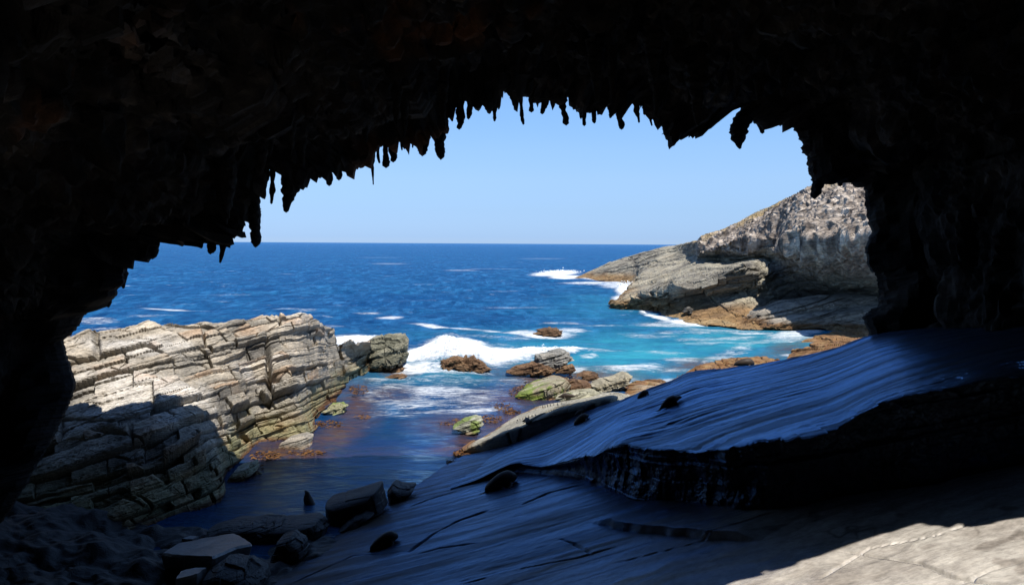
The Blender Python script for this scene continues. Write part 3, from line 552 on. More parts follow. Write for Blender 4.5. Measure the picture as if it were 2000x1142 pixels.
rock('sea_rock', [(840, 687), (846, 681), (856, 681), (862, 686), (852, 690)], 116, 1.6, 'tiny brown rock tip showing through the breaking wave', seed=111, tone=brown, amp=.12, scale_noise=2)
rock('sea_rock', [(1150, 752), (1165, 745), (1200, 738), (1225, 728), (1237, 733), (1234, 744), (1205, 758), (1160, 764)], 86, 4.5, 'tan ridge of squared blocks like a row of loaves beside the bay', seed=115, bt=.9, jw=1.3, amp=.26, lean=.3, tone=((.2, .18, .13), (.33, .29, .2), (.42, .38, .28)))
rock('sea_rock', [(1098, 750), (1120, 743), (1150, 746), (1165, 756), (1140, 762), (1105, 760)], 87, 4, 'low brown weedy rock in shallow water behind the pale low rock', seed=121, tone=brown, amp=.16, scale_noise=2, lean=.4)
rock('sea_rock', [(1125, 732), (1140, 726), (1165, 728), (1170, 738), (1145, 742)], 92, 3, 'flat orange-brown weed rock just behind the block ridge', seed=122, tone=brown, amp=.16, scale_noise=2, lean=.4)
rock('sea_rock', [(886, 833), (905, 822), (925, 816), (938, 818), (942, 832), (932, 843), (905, 842)], 67, 3, 'small green and grey weedy rock alone in the brown channel', seed=117, bt=.4, jw=.8, amp=.14, wet=-15.9, green=(-.2, .2, .3), lean=.4, tone=((.2, .2, .15), (.33, .33, .25), (.4, .4, .33)))
rock('sea_rock', [(633, 802), (645, 790), (668, 787), (678, 795), (672, 806), (650, 808)], 75, 2.5, 'yellow-green weed-crusted rock at the outcrop waterline', seed=118, bt=.4, jw=.8, amp=.14, green=(.05, .4, .0), tone=((.2, .2, .12), (.36, .34, .2), (.42, .4, .3)), lean=.3)
rock('sea_rock', [(540, 872), (560, 858), (592, 850), (606, 855), (608, 874), (570, 882)], 62.5, 3, 'smooth tan boulder half in the channel at the outcrop foot', seed=119, bt=.7, jw=2, amp=.12, wet=-16.1, lean=.3)
rock('sea_rock', [(445, 940), (462, 915), (490, 908), (496, 922), (478, 940), (455, 948)], 54, 3, 'low greenish rock at the sunlit edge of the outcrop shadow', seed=120, bt=.5, jw=1.5, amp=.12, wet=-16.0, lean=.4, tone=((.2, .19, .12), (.34, .32, .2), (.4, .38, .3)))
# brown ledge below the right pillar and lower ledges of the headland
rock('rock_ledge', [(1436, 633), (1470, 612), (1540, 590), (1620, 578), (1720, 572), (1720, 640), (1600, 640), (1500, 640)], 159, 14, 'long dark tilted ledge at the headland foot with a sunlit edge', 'rock ledge', seed=132, bt=1.4, jw=7, amp=.45, lean=.25, wet=-14.5, mat=M_head)
rock('rock_ledge', [(1480, 640), (1490, 628), (1535, 618), (1620, 605), (1720, 596), (1730, 645), (1600, 646), (1500, 645)], 152, 9, 'lower dark ledge with a tan broken nose at the bay waterline', 'rock ledge', seed=133, bt=1.4, jw=5, amp=.4, lean=.2, wet=-14.8, mat=M_head)
rock('boulder', [(1333, 609), (1338, 602), (1347, 599), (1353, 603), (1352, 612), (1340, 613)], 170, 2.5, 'lone dark boulder on the brown headland ledge', 'boulder', seed=134, mat=M_head, amp=.25, tone=((.08, .07, .06), (.14, .13, .11), (.2, .18, .15)))

# lit remnant bed along the shelf edge
def wedge(name, cols_, label, cat, seed, n=120, m=420, green=None, tone=((.17, .16, .13), (.30, .28, .22), (.40, .37, .30)), bt=.6, amp=.16, jw=2.2, wet=-15.7):
    ct = np.array([[at(*p) for p in c] for c in cols_]).transpose(1, 0, 2)
    G = sheet(ct, n, m); N_ = normals(G)
    if N_[n // 2, m // 2, 2] < 0: N_ = -N_
    r1, c1, hb, hl = strata(G, (-.3, .1, 1), bt, (1, .7, 0), jw, (-.7, 1, 0), jw * 1.3, seed, .3)
    G2 = G + N_ * (amp * (r1 - .8 * c1) + .1 * fbm(G * .8, 4, seed))[..., None]
    cl_ = ramp(.5 + .35 * (hb - .5) + .4 * fbm(G * .5, 4, seed + 3), tone) * (1 - .5 * c1)[..., None]
    wm_ = sst(wet, wet - .45, G2[..., 2] + .3 * fbm(G * .9, 3, seed + 5))[..., None]
    cl_ = cl_ * (1 - .85 * wm_) + .85 * wm_ * ramp(.5 + .6 * fbm(G * 1.5, 3, seed + 7), [(.07, .03, .012), (.2, .09, .03), (.27, .2, .08)])
    if green is not None:
        gm_ = (sst(green[0], green[1], fbm(G * .7, 3, seed + 8) + green[2] * (G[..., 0].mean() - G[..., 0]) / np.ptp(G[..., 0]) * 2))[..., None]
        cl_ = cl_ * (1 - .85 * gm_) + .85 * gm_ * np.array([.15, .21, .035])
    o = mesh(name, G2, grid_faces(n, m), M_out, col=cl_)
    return thing(o, label, cat)
wedge('rock_ledge', [[(905, 884, 60.5), (905, 880, 60.4), (903, 876, 61), (902, 874, 61.5), (901, 876, 62.5)],
                     [(950, 884, 59), (952, 858, 58.8), (955, 851, 60), (962, 840, 66), (962, 846, 69)],
                     [(1042, 852, 57.5), (1042, 822, 57.3), (1040, 815, 60), (1020, 806, 73), (1024, 812, 77)],
                     [(1085, 840, 57), (1087, 803, 56.8), (1082, 799, 60), (1072, 789, 77), (1078, 796, 81)],
                     [(1150, 812, 56.5), (1152, 786, 56.2), (1150, 782, 60), (1140, 777, 80), (1146, 784, 84)],
                     [(1191, 794, 56), (1192, 776, 56), (1196, 774, 60), (1200, 768, 80), (1204, 780, 84)],
                     [(1215, 790, 57), (1216, 782, 57.5), (1222, 780, 62), (1232, 776, 80), (1236, 788, 84)]],
      'sunlit grey rock strip with a dark undercut side, along the channel edge of the shelf', 'rock ledge', 140, bt=.8, amp=.30, jw=4.5)

wedge('sea_rock', [[(1006, 776, 82), (1007, 774, 82), (1008, 773, 82.5), (1009, 773, 83), (1010, 776, 84)],
                   [(1030, 782, 81), (1032, 771, 81), (1036, 762, 82), (1030, 752, 88), (1030, 756, 90)],
                   [(1070, 783, 80.5), (1072, 762, 80.5), (1078, 748, 82), (1064, 738, 92), (1064, 744, 95)],
                   [(1100, 780, 81.5), (1100, 757, 81.5), (1100, 743, 83.5), (1092, 733, 95), (1094, 740, 98)],
                   [(1116, 772, 84), (1114, 757, 84), (1112, 748, 85), (1110, 740, 93), (1112, 746, 96)]],
      'tilted low rock with a bright green weed stripe and orange-brown flank by the lit strip', 'rock', 113, 120, 200, (-.05, .3, .55), tone=((.16, .11, .06), (.28, .24, .16), (.38, .35, .27)), bt=.4, amp=.24, jw=1.4, wet=-15.8)
wedge('sea_rock', [[(1086, 784, 80), (1087, 779, 80), (1089, 776, 80.5), (1092, 772, 83), (1092, 776, 85)],
                   [(1120, 788, 78), (1122, 778, 78), (1124, 770, 79), (1120, 761, 86), (1121, 766, 89)],
                   [(1155, 786, 78.5), (1155, 774, 78.5), (1155, 766, 80), (1150, 756, 88), (1152, 762, 91)],
                   [(1182, 780, 80), (1180, 774, 80), (1178, 770, 81), (1174, 763, 86), (1176, 768, 88)]],
      'pale low rock between the green-striped rock and the block ridge', 'rock', 114, 100, 180, (.2, .5, .1), tone=((.18, .17, .11), (.31, .29, .2), (.41, .38, .28)), bt=.4, amp=.22, jw=1.5, wet=-16.1)
def ledge(name, near, far, label, cat, seed, tone, **k):
    cs = [[(n[0], n[1] + 30, n[2] - 2), (n[0], n[1] + 4, n[2] - .3), n, tuple(n[q] * .6 + f[q] * .4 for q in range(3)), tuple(n[q] * .2 + f[q] * .8 for q in range(3)), f, (f[0] + 2, f[1] + 8, f[2] + 4)] for n, f in zip(near, far)]
    return wedge(name, cs, label, cat, seed, 200, 300, tone=tone, **k)
ledge('rock_ledge', [(1312, 770, 74), (1360, 760, 78), (1420, 748, 82), (1480, 735, 87), (1540, 728, 90), (1570, 722, 92)], [(1316, 742, 92.5), (1352, 722, 100), (1400, 706, 107), (1460, 699, 110), (1505, 697, 111.5), (1528, 704, 108)],
      'orange-brown weedy ledge lit beyond the shadowed shelf', 'rock ledge', 130, ((.13, .08, .04), (.30, .20, .10), (.42, .36, .27)), bt=.55, amp=.42, jw=2.5, wet=-15.0)
ledge('rock_ledge', [(1530, 730, 88), (1580, 715, 90), (1640, 700, 92), (1700, 690, 93), (1790, 680, 94)], [(1536, 700, 110), (1550, 680, 120.5), (1585, 660, 133), (1640, 645, 145), (1720, 641, 149)],
      'broad brown and cream ledge under the right wall of the arch', 'rock ledge', 131, ((.17, .11, .06), (.36, .26, .15), (.50, .44, .34)), bt=.6, amp=.5, jw=3.2, wet=-14.2)
ledge('sea_rock', [(1180, 792, 73), (1215, 795, 71), (1255, 786, 69), (1298, 772, 71), (1330, 762, 77)], [(1178, 768, 84), (1212, 757, 88), (1248, 742, 92.7), (1286, 740, 93.4), (1308, 752, 89.4)],
      'flat tan and orange rock slab beyond the shadowed shelf edge', 'rock', 116, ((.18, .12, .07), (.33, .25, .16), (.42, .37, .28)), bt=.5, amp=.32, jw=1.8, wet=-15.6)

# boulders in the shade of the near channel
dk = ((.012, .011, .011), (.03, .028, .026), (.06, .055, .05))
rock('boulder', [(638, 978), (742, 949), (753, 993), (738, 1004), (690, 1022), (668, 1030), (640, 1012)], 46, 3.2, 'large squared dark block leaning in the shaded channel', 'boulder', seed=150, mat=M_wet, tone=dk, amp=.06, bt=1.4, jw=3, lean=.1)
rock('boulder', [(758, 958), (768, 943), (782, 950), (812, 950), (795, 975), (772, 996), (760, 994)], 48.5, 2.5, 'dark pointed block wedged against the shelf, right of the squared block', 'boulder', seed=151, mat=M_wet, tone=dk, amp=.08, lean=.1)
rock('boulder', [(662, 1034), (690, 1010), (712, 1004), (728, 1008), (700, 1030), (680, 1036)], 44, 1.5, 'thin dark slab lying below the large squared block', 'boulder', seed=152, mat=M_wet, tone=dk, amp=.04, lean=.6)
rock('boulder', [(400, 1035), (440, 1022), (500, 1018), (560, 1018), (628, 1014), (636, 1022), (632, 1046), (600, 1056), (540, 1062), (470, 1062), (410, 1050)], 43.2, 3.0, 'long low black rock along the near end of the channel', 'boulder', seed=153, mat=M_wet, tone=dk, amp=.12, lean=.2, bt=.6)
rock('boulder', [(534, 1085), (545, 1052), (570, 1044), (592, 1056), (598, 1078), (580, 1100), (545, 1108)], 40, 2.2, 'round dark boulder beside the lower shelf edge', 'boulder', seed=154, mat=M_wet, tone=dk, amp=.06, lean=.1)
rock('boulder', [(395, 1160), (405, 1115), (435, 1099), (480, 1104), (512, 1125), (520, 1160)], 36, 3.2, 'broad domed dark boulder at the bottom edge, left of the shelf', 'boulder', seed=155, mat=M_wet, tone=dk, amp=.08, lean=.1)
M_slab = rock_mat('wet_slab_rock', 1.2, 0.3, 0.33, 0.6, (1, 2, 1), (0, 0, 0.5), 0.05, (0.8, 1.15))
def tilt_slab(pts, dz, label, seed):    # flat broken plates, each corner given by pixel and height
    top = np.array([atz(px, py, z) for px, py, z in pts]); n = len(top)
    Cn = top.mean(0); V = []; rings = 14
    for k in range(rings + 1):
        f = 1 - k / rings; rim = resample(np.vstack([top, top[:1]]), 61)[:60]
        V.append(Cn + (rim - Cn) * max(f, 1e-3))
    V = np.array(V[::-1]); V[..., 2] += .04 * fbm(V * 1.5, 3, seed)
    low = V[-1] + (V[-1] - Cn) * .04 - np.array([0, 0, .12]); low2 = low - np.array([0, 0, dz]) + (low - Cn) * -.08
    V = np.concatenate([V, low[None], low2[None]]); V[-3:, :, :2] += (.08 * np.stack([fbm(V[-3:] * 2, 2, seed + 1), fbm(V[-3:] * 2, 2, seed + 2)], -1))
    a, b = V.shape[:2]; idx = np.arange(a * b).reshape(a, b); nx = np.roll(idx, -1, 1)
    fc = np.stack([idx[:-1], nx[:-1], nx[1:], idx[1:]], -1).reshape(-1, 4)
    o = mesh('rock_plate', V, fc[:, ::-1], M_slab, col=np.full((a * b, 3), .20) * (1 + .3 * fbm(V * .9, 3, seed + 4).reshape(-1, 1)))
    return thing(o, label, 'rock plate')
tilt_slab([(318, 1079, -15.6), (350, 1060, -15.7), (400, 1050, -15.8), (456, 1041, -15.8), (492, 1060, -15.4), (455, 1068, -15.2), (415, 1086, -15.0), (360, 1083, -15.2)], .7, 'pale flat rock plate catching sky light in the dark corner', 160)
tilt_slab([(344, 1130, -15.2), (352, 1114, -15.3), (380, 1107, -15.3), (402, 1108, -15.3), (385, 1120, -15.1)], .5, 'small pale rock plate beside the domed boulder', 161)
tilt_slab([(355, 1051, -16.1), (372, 1046, -16.1), (388, 1047, -16.1), (376, 1052, -16.0)], .5, 'tiny pale rock plate behind the flat plate', 162)

# dark floor of boulders and rubble filling the near end of the channel
xg, yg = np.meshgrid(np.linspace(-34, -6, 260), np.linspace(8, 46.5, 320))
Pg = np.stack([xg, yg, 0 * xg], -1)
zr = -17.2 + 0.045 * (46 - yg) + .75 * np.abs(fbm(Pg * .28, 4, 170)) * 2 + .35 * fbm(Pg * 1.0, 3, 171) + .16 * np.maximum(-xg - 16, 0)
zr = np.where(yg > 44.0, zr - (yg - 44.0) * .8, zr)
G = np.stack([xg, yg, zr], -1)
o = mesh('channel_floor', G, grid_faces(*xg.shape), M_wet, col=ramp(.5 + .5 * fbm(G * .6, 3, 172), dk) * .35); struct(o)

# ------------------------------------------------------------------ the arch
mouth = [(-160, 1200, 36), (-40, 1080, 39), (30, 980, 41), (90, 880, 44), (132, 800, 47), (150, 745, 49), (132, 700, 50), (126, 662, 50), (150, 645, 50), (164, 617, 50), (180, 604, 50), (196, 594, 50), (205, 590, 50), (211, 597, 50), (217, 588, 50), (227, 576, 50), (232, 560, 50), (241, 558, 50), (243, 540, 50), (248, 510, 50), (256, 502, 50), (266, 494, 50), (280, 491, 50), (284, 500, 50), (301, 500, 50), (306, 489, 50), (304, 447, 50), (309, 432, 50), (314, 419, 50), (329, 422, 50), (336, 440, 50), (350, 450, 50),
 (353, 462, 50), (363, 465, 50), (374, 456, 50), (379, 446, 50), (388, 456, 50), (399, 463, 50), (404, 458, 50), (430, 461, 50), (451, 464, 50), (469, 459, 50), (478, 443, 50), (480, 428, 50), (486, 425, 50), (494, 388, 50), (500, 370, 50), (508, 366, 50), (516, 367, 50), (521, 364, 50), (522, 325, 50), (530, 300, 50), (541, 276, 50), (548, 290, 50), (580, 335, 50), (586, 336, 50), (594, 350, 50), (600, 337, 50), (610, 340, 50), (614, 339, 50), (615, 300, 50), (618, 338, 50), (626, 344, 50), (640, 337, 50), (648, 330, 50), (652, 306, 50), (660, 330, 50), (667, 325, 50), (679, 334, 50), (688, 325, 50), (700, 331, 50), (715, 325, 50), (721, 313, 50), (733, 300, 50), (742, 280, 50), (760, 284, 50), (775, 280, 50), (796, 277, 50), (812, 276, 50), (820, 278, 50), (832, 284, 50), (842, 264, 50), (850, 276, 50),
 (869, 256, 50), (874, 250, 50), (878, 228, 50), (883, 211, 50), (890, 207, 50), (910, 199, 50), (922, 196, 50), (926, 187, 50), (934, 198, 50), (946, 197, 50), (947, 212, 50), (958, 214, 50), (970, 212, 50), (975, 200, 50), (980, 190, 50), (983, 176, 50), (987, 177, 50), (996, 186, 50), (1003, 204, 50), (1010, 203, 50), (1015, 190, 50), (1034, 186, 50), (1037, 198, 50), (1044, 202, 50), (1056, 200, 50), (1072, 196, 50), (1092, 206, 50), (1097, 203, 50), (1100, 190, 50), (1110, 190, 50), (1114, 208, 50), (1132, 220, 50), (1156, 221, 50), (1166, 214, 50), (1176, 212, 50), (1176, 188, 50), (1168, 178, 50), (1180, 182, 50), (1186, 202, 50), (1190, 218, 50), (1198, 216, 50), (1204, 221, 50), (1214, 220, 50), (1220, 208, 50), (1226, 205, 50), (1238, 200, 50), (1252, 194, 50), (1258, 221, 50), (1268, 221, 50), (1280, 238, 50), (1298, 246, 50), (1301, 268, 50), (1308, 272, 50), (1314, 278, 50), (1328, 262, 50), (1332, 250, 50), (1342, 252, 50), (1352, 266, 50), (1364, 258, 50),
 (1376, 244, 50), (1390, 239, 50), (1404, 240, 50), (1400, 222, 50), (1404, 202, 50), (1412, 200, 50), (1420, 210, 50), (1424, 196, 50), (1430, 184, 50), (1438, 190, 50), (1440, 204, 50), (1452, 206, 50), (1470, 240, 50), (1480, 244, 50), (1488, 257, 50), (1496, 242, 50), (1512, 230, 50), (1524, 242, 50), (1532, 236, 50), (1548, 248, 50), (1568, 254, 49.5), (1576, 274, 49), (1583, 298, 49), (1589, 322, 49), (1592, 350, 49), (1606, 362, 49), (1616, 356, 49), (1622, 350, 49), (1630, 344, 49), (1640, 358, 49), (1650, 350, 49), (1662, 360, 49), (1676, 368, 49), (1688, 366, 48.5), (1692, 415, 48), (1701, 454, 47.5), (1688, 485, 47), (1696, 524, 47), (1710, 538, 46.5), (1717, 566, 46), (1717, 594, 46), (1698, 608, 46), (1683, 622, 46), (1696, 645, 45.5), (1700, 700, 45)]
mo = np.array(mouth, float)
md = lambda x: np.interp(x, [200, 250, 560, 720], [50, 46.2, 46.6, 50])
mo[:, 2] = np.where((mo[:, 2] == 50), md(mo[:, 0]), mo[:, 2])
NU = 1500
O = resample(mo, NU)
jag = fbm(np.stack([np.arange(NU) * .16, 0 * O[:, 0], 0 * O[:, 0]], -1), 4, 400); jag2 = fbm(np.stack([np.arange(NU) * .16, 0 * O[:, 0] + 7, 0 * O[:, 0]], -1), 4, 401)
spk = np.clip(vnoise(np.stack([np.arange(NU) * .42, 0 * O[:, 0], 0 * O[:, 0]], -1), 405) - .15, 0, 1) * (O[:, 1] < 505) * (O[:, 0] < 1600)
Oj = O.copy(); Oj[:, 1] += (24 + 10 * (O[:, 0] < 900)) * spk * (1 - .7 * np.exp(-((O[:, 0] - 1425) / 25) ** 2)); Oj[:, 0] += 2.4 * vnoise(np.stack([np.arange(NU) * .8, 0 * O[:, 0], 0 * O[:, 0]], -1), 406); Oj[:, 1] += 2.4 * vnoise(np.stack([np.arange(NU) * .8, 0 * O[:, 0], 0 * O[:, 0]], -1), 407); Oj[:, 0] += 2.6 * jag; Oj[:, 1] += 3.4 * jag2
# smoothed outline for the inner rings
def smooth(A, k): 
    ker = np.hanning(2 * k + 1); ker /= ker.sum(); pad = np.pad(A, ((k, k), (0, 0)), 'edge')
    return np.stack([np.convolve(pad[:, j], ker, 'valid') for j in range(A.shape[1])], -1)
Cx, Cy = 960.0, 560.0
r0 = np.hypot(O[:, 0] - Cx, O[:, 1] - Cy); wn_ = 22
renv = np.max(np.stack([np.roll(r0, k_) for k_ in range(-wn_, wn_ + 1)]), 0); renv[:wn_] = r0[:wn_]; renv[-wn_:] = r0[-wn_:]; renv = np.maximum(smooth(renv[:, None], 22)[:, 0], r0)
rings, allow = [], []
NR = 150
ss = np.linspace(0, 1, NR)
for q in ss:
    s_ = 1 + .13 * float(sst(0, .05, q)) + 1.65 * q ** 1.5; bl = float(sst(.008, .05, q))
    o_ = Oj * (1 - bl) + (smooth(O, int(4 + 60 * min(1, q * 2.2))) if q > .06 else O) * bl
    o_[:, :2] = np.array([Cx, Cy]) + (o_[:, :2] - np.array([Cx, Cy])) * (1 + bl * (renv / np.hypot(O[:, 0] - Cx, O[:, 1] - Cy) - 1))[:, None]
    d = o_[:, 2] - 34.75 * q ** 0.85 + 1.6 * q * np.clip((o_[:, 0] - 1350) / 400, -.5, 1.2) + .5 * q ** 6 * fbm(np.stack([np.arange(NU) * .05, 0 * O[:, 0], 0 * O[:, 0]], -1), 4, 408)
    d = np.maximum(d, 11)
    px = Cx + (o_[:, 0] - Cx) * s_; py = Cy + (o_[:, 1] - Cy) * s_
    rings.append(at(px, py, d)); allow.append(max(0, (s_ - 1) * 330 / F * d.mean() - .25 * min(1, q * 20)))      # teeth stay proud of the ceiling
ceil = np.array(rings)
Nc = normals(ceil)
inner = np.array([0., 25., 0.])
sg = np.sign(((inner - ceil) * Nc).sum(-1).mean()); Nc = Nc * sg
fade = 1.0; allow = np.array(allow)[:, None]
Pc = ceil
flu = np.stack([Pc[..., 0] * .9, Pc[..., 1] * .9, Pc[..., 2] * .18], -1)
dc = 1.5 * fbm(Pc * .16, 4, 410) + .9 * (np.abs(fbm(flu, 4, 412)) * 2 - .3) + .25 * fbm(Pc * 1.8, 3, 414)
dc = np.where(dc > 0, allow * np.tanh(dc / (allow + 1e-6)), dc) * sst(0, .01, ss)[:, None]
ceil2 = ceil + Nc * dc[..., None]
# outer face leaning back from the lip, roof and rear closing
e = np.stack([Oj[:, 0] - Cx, -(Oj[:, 1] - Cy)], -1); e = smooth(e, 60); e /= np.linalg.norm(e, axis=1, keepdims=True)
eo = np.stack([e[:, 0], 0 * e[:, 0], e[:, 1]], -1)
lip_ = ceil2[0]
o1 = lip_ + eo * .45 + np.array([0, .5, 0]); o2 = lip_ + eo * 2.2 + np.array([0, .6, 0]); o3 = lip_ + eo * 6.5 + np.array([0, -1.6, 0]); o4 = lip_ + eo * 13 + np.array([0, -4.8, 0])
r4 = ceil2[-1] + eo * 12; r3 = ceil2[-1] + eo * 1
outer = [o1]
for a, b, k in ((o1, o2, 4), (o2, o3, 10), (o3, o4, 12), (o4, r4, 10), (r4, r3, 8)):
    for j in range(1, k + 1): outer.append(a + (b - a) * j / k)
outer = np.array(outer); on = outer + .5 * np.stack([fbm(outer * .3, 3, 420), fbm(outer * .3, 3, 421) * 0, fbm(outer * .3, 3, 422)], -1) * sst(0, 6, np.arange(len(outer)))[:, None, None]
W = np.concatenate([on[::-1], ceil2]); nO = len(on)
W = np.concatenate([W, on[-1:][::1]]) if False else W
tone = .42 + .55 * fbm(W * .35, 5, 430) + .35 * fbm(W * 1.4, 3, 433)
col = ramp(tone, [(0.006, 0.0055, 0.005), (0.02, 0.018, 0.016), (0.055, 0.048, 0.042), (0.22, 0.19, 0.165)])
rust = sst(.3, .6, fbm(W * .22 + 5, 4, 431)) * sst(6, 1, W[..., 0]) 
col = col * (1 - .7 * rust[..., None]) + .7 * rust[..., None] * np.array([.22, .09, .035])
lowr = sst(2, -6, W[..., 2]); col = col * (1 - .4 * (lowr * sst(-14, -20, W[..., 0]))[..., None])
arch = bpy.data.objects.new('rock_arch', None); C.objects.link(arch); arch.location = (22, 45, -6)
thing(arch, 'huge dark limestone arch framing the sea, fringed with hanging stalactites', 'rock arch')
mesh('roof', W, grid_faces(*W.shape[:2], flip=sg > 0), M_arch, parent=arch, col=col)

# stalactites: path in pixels with half widths, hung from the lip
ST = [[(494, 395, 11), (497, 430, 9), (499, 458, 9), (501, 470, 8), (499, 480, 4)], [(409, 455, 8), (412, 475, 7), (413, 490, 6), (411, 494, 3)], [(422, 455, 5), (418, 478, 5), (416, 492, 3)],
      [(443, 455, 10), (438, 475, 7), (435, 490, 5), (430, 512, 2)], [(532, 290, 8), (533, 330, 5), (532, 355, 3), (532, 372, 5), (531, 383, 3), (530, 397, 2)], [(516, 320, 9), (517, 350, 8), (514, 366, 5)],
      [(560, 270, 24), (563, 310, 17), (567, 345, 12), (568, 370, 16), (564, 385, 11), (560, 400, 6), (559, 412, 4)], [(594, 320, 8), (594, 342, 6), (597, 351, 3)],
      [(606, 300, 8), (609, 330, 6), (611, 341, 3)], [(628, 300, 11), (628, 330, 9), (625, 345, 4)], [(641, 325, 5), (643, 350, 6), (643, 360, 4)], [(662, 295, 6), (663, 330, 5), (662, 349, 4)], [(680, 305, 8), (680, 326, 5), (679, 336, 2)],
      [(727, 300, 6), (727, 320, 3), (728, 340, 2), (729, 360, 1.2)], [(738, 285, 3), (738, 305, 3), (741, 318, 1.5)], [(752, 270, 5), (753, 300, 4), (754, 316, 7), (754, 324, 5)], [(767, 270, 7), (767, 298, 6), (770, 307, 6), (768, 314, 4)],
      [(784, 268, 3), (784, 284, 2), (785, 293, 1.2)], [(791, 268, 4), (790, 284, 4), (790, 290, 2)], [(806, 268, 3), (806, 280, 2), (806, 288, 1.5)], [(826, 262, 12), (828, 286, 8), (826, 294, 8), (825, 300, 6)],
      [(860, 240, 12), (859, 280, 8), (859, 298, 8), (861, 307, 6)], [(898, 195, 8), (899, 225, 7), (900, 240, 6), (897, 250, 4)], [(917, 188, 5), (917, 205, 3.5), (917, 222, 5), (915, 231, 3)],
      [(923, 188, 2), (923, 206, 1)], [(934, 188, 3), (934, 202, 2), (934, 208, 1)], [(965, 200, 5), (966, 222, 3), (966, 231, 3.5), (966, 236, 2)], [(1018, 180, 3.5), (1018, 205, 2.5), (1019, 225, 3), (1022, 242, 2.5)],
      [(1038, 180, 5), (1038, 205, 4), (1038, 217, 3.5)], [(1066, 190, 7), (1064, 205, 5), (1060, 215, 4.5), (1059, 221, 3)], [(1097, 196, 8), (1100, 215, 5), (1105, 230, 5), (1106, 241, 5)], [(1140, 210, 5), (1140, 230, 3.5), (1141, 244, 3)],
      [(1159, 208, 5), (1160, 228, 3.5), (1161, 239, 3)], [(1191, 200, 6), (1191, 215, 3), (1190, 220, 1.5)], [(1199, 205, 4), (1200, 222, 2)], [(1210, 212, 7), (1210, 232, 5), (1214, 243, 5), (1214, 251, 3)], [(1217, 200, 2), (1217, 226, 1.3)],
      [(1226, 195, 3), (1227, 210, 2)], [(1245, 188, 6), (1243, 218, 4), (1247, 230, 2.5), (1248, 239, 1.5)], [(1258, 205, 4), (1259, 223, 2.5)], [(1272, 215, 3), (1271, 235, 1.8), (1273, 245, 1.5)],
      [(1305, 245, 10), (1304, 262, 6), (1306, 272, 4)], [(1316, 250, 12), (1316, 270, 6), (1314, 279, 2)], [(1352, 245, 11), (1352, 260, 6), (1353, 268, 3)],
      [(1466, 212, 13), (1452, 230, 15), (1443, 252, 14), (1442, 272, 10), (1443, 282, 6), (1445, 289, 3)], [(1487, 230, 10), (1488, 250, 5), (1489, 259, 3)], [(1524, 230, 7), (1524, 244, 3)],
      [(1600, 300, 22), (1600, 340, 14), (1598, 362, 9), (1594, 374, 9), (1591, 383, 7)], [(1641, 335, 9), (1642, 355, 5), (1641, 362, 3)], [(301, 470, 9), (300, 490, 8), (298, 502, 5)], [(356, 435, 10), (357, 455, 8), (354, 466, 5)],
      [(212, 575, 8), (212, 590, 5), (212, 599, 2)], [(240, 535, 7), (240, 552, 5), (241, 562, 2)]]
rs = random.Random(5)
extra_st = []
for k in range(34):                      # more hang deeper in, above the lip
    px = rs.uniform(330, 1560); j = int(np.argmin(np.abs(O[:, 0] - px) + (O[:, 1] > 520) * 1e3)); py0 = O[j, 1] - rs.uniform(45, 130); ln = rs.uniform(20, 48); wd = rs.uniform(4, 9)
    extra_st.append(([(px, py0 - 15, wd * 1.4), (px + rs.uniform(-2, 2), py0 + ln * .5, wd * .8), (px + rs.uniform(-4, 4), py0 + ln, wd * .3)], rs.uniform(38, 44)))
extra_st.append(([(1366, -40, 26), (1360, 10, 11), (1356, 45, 8), (1354, 74, 5)], 30))
def stalactite(path, dist, seed):
    path = [(path[0][0], path[0][1] - 60, path[0][2] * 1.5), (path[0][0], path[0][1] - 20, path[0][2] * 1.25)] + list(path)
    path = np.array(path, float); n = max(14, int(np.abs(path[-1, 1] - path[0, 1]) / 2.0) + 8)
    t = np.linspace(0, len(path) - 1, n); p = np.stack([np.interp(t, np.arange(len(path)), path[:, k]) for k in range(3)], -1)
    c = at(p[:, 0], p[:, 1], dist); r = 1.2 * p[:, 2] / F * dist; m = 18
    a = np.linspace(0, 2 * math.pi, m, endpoint=False)
    V = c[:, None, :] + np.stack([r[:, None] * np.cos(a), r[:, None] * np.sin(a) * 1.0, 0 * a + 0 * r[:, None]], -1)
    nn = fbm(V * np.array([3.5, 3.5, 4.5]) + seed, 3, seed); knob = fbm(np.stack([0 * c[:, 2], 0 * c[:, 2], c[:, 2] * 3.2 + seed], -1), 2, seed + 1)
    V[..., :2] = c[:, None, :2] + (V[..., :2] - c[:, None, :2]) * (1 + .38 * nn + .25 * knob[:, None])[..., None]
    V = np.concatenate([V, np.repeat((c[-1] - np.array([0, 0, r[-1] * .8]))[None, None], m, 1)])
    a_, b_ = V.shape[:2]; idx = np.arange(a_ * b_).reshape(a_, b_); nx = np.roll(idx, -1, 1)
    fc = np.stack([idx[:-1], nx[:-1], nx[1:], idx[1:]], -1).reshape(-1, 4)
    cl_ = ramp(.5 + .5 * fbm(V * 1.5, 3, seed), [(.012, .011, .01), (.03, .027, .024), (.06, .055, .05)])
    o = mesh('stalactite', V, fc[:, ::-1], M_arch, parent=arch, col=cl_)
    o['group'] = 'stalactites hanging from the arch'
for k, s_ in enumerate(ST): stalactite(s_, md(s_[0][0]) + .05 if s_[0][0] < 1570 else 49.0, 500 + k)
for k, (s_, d) in enumerate(extra_st): stalactite(s_, d, 600 + k)

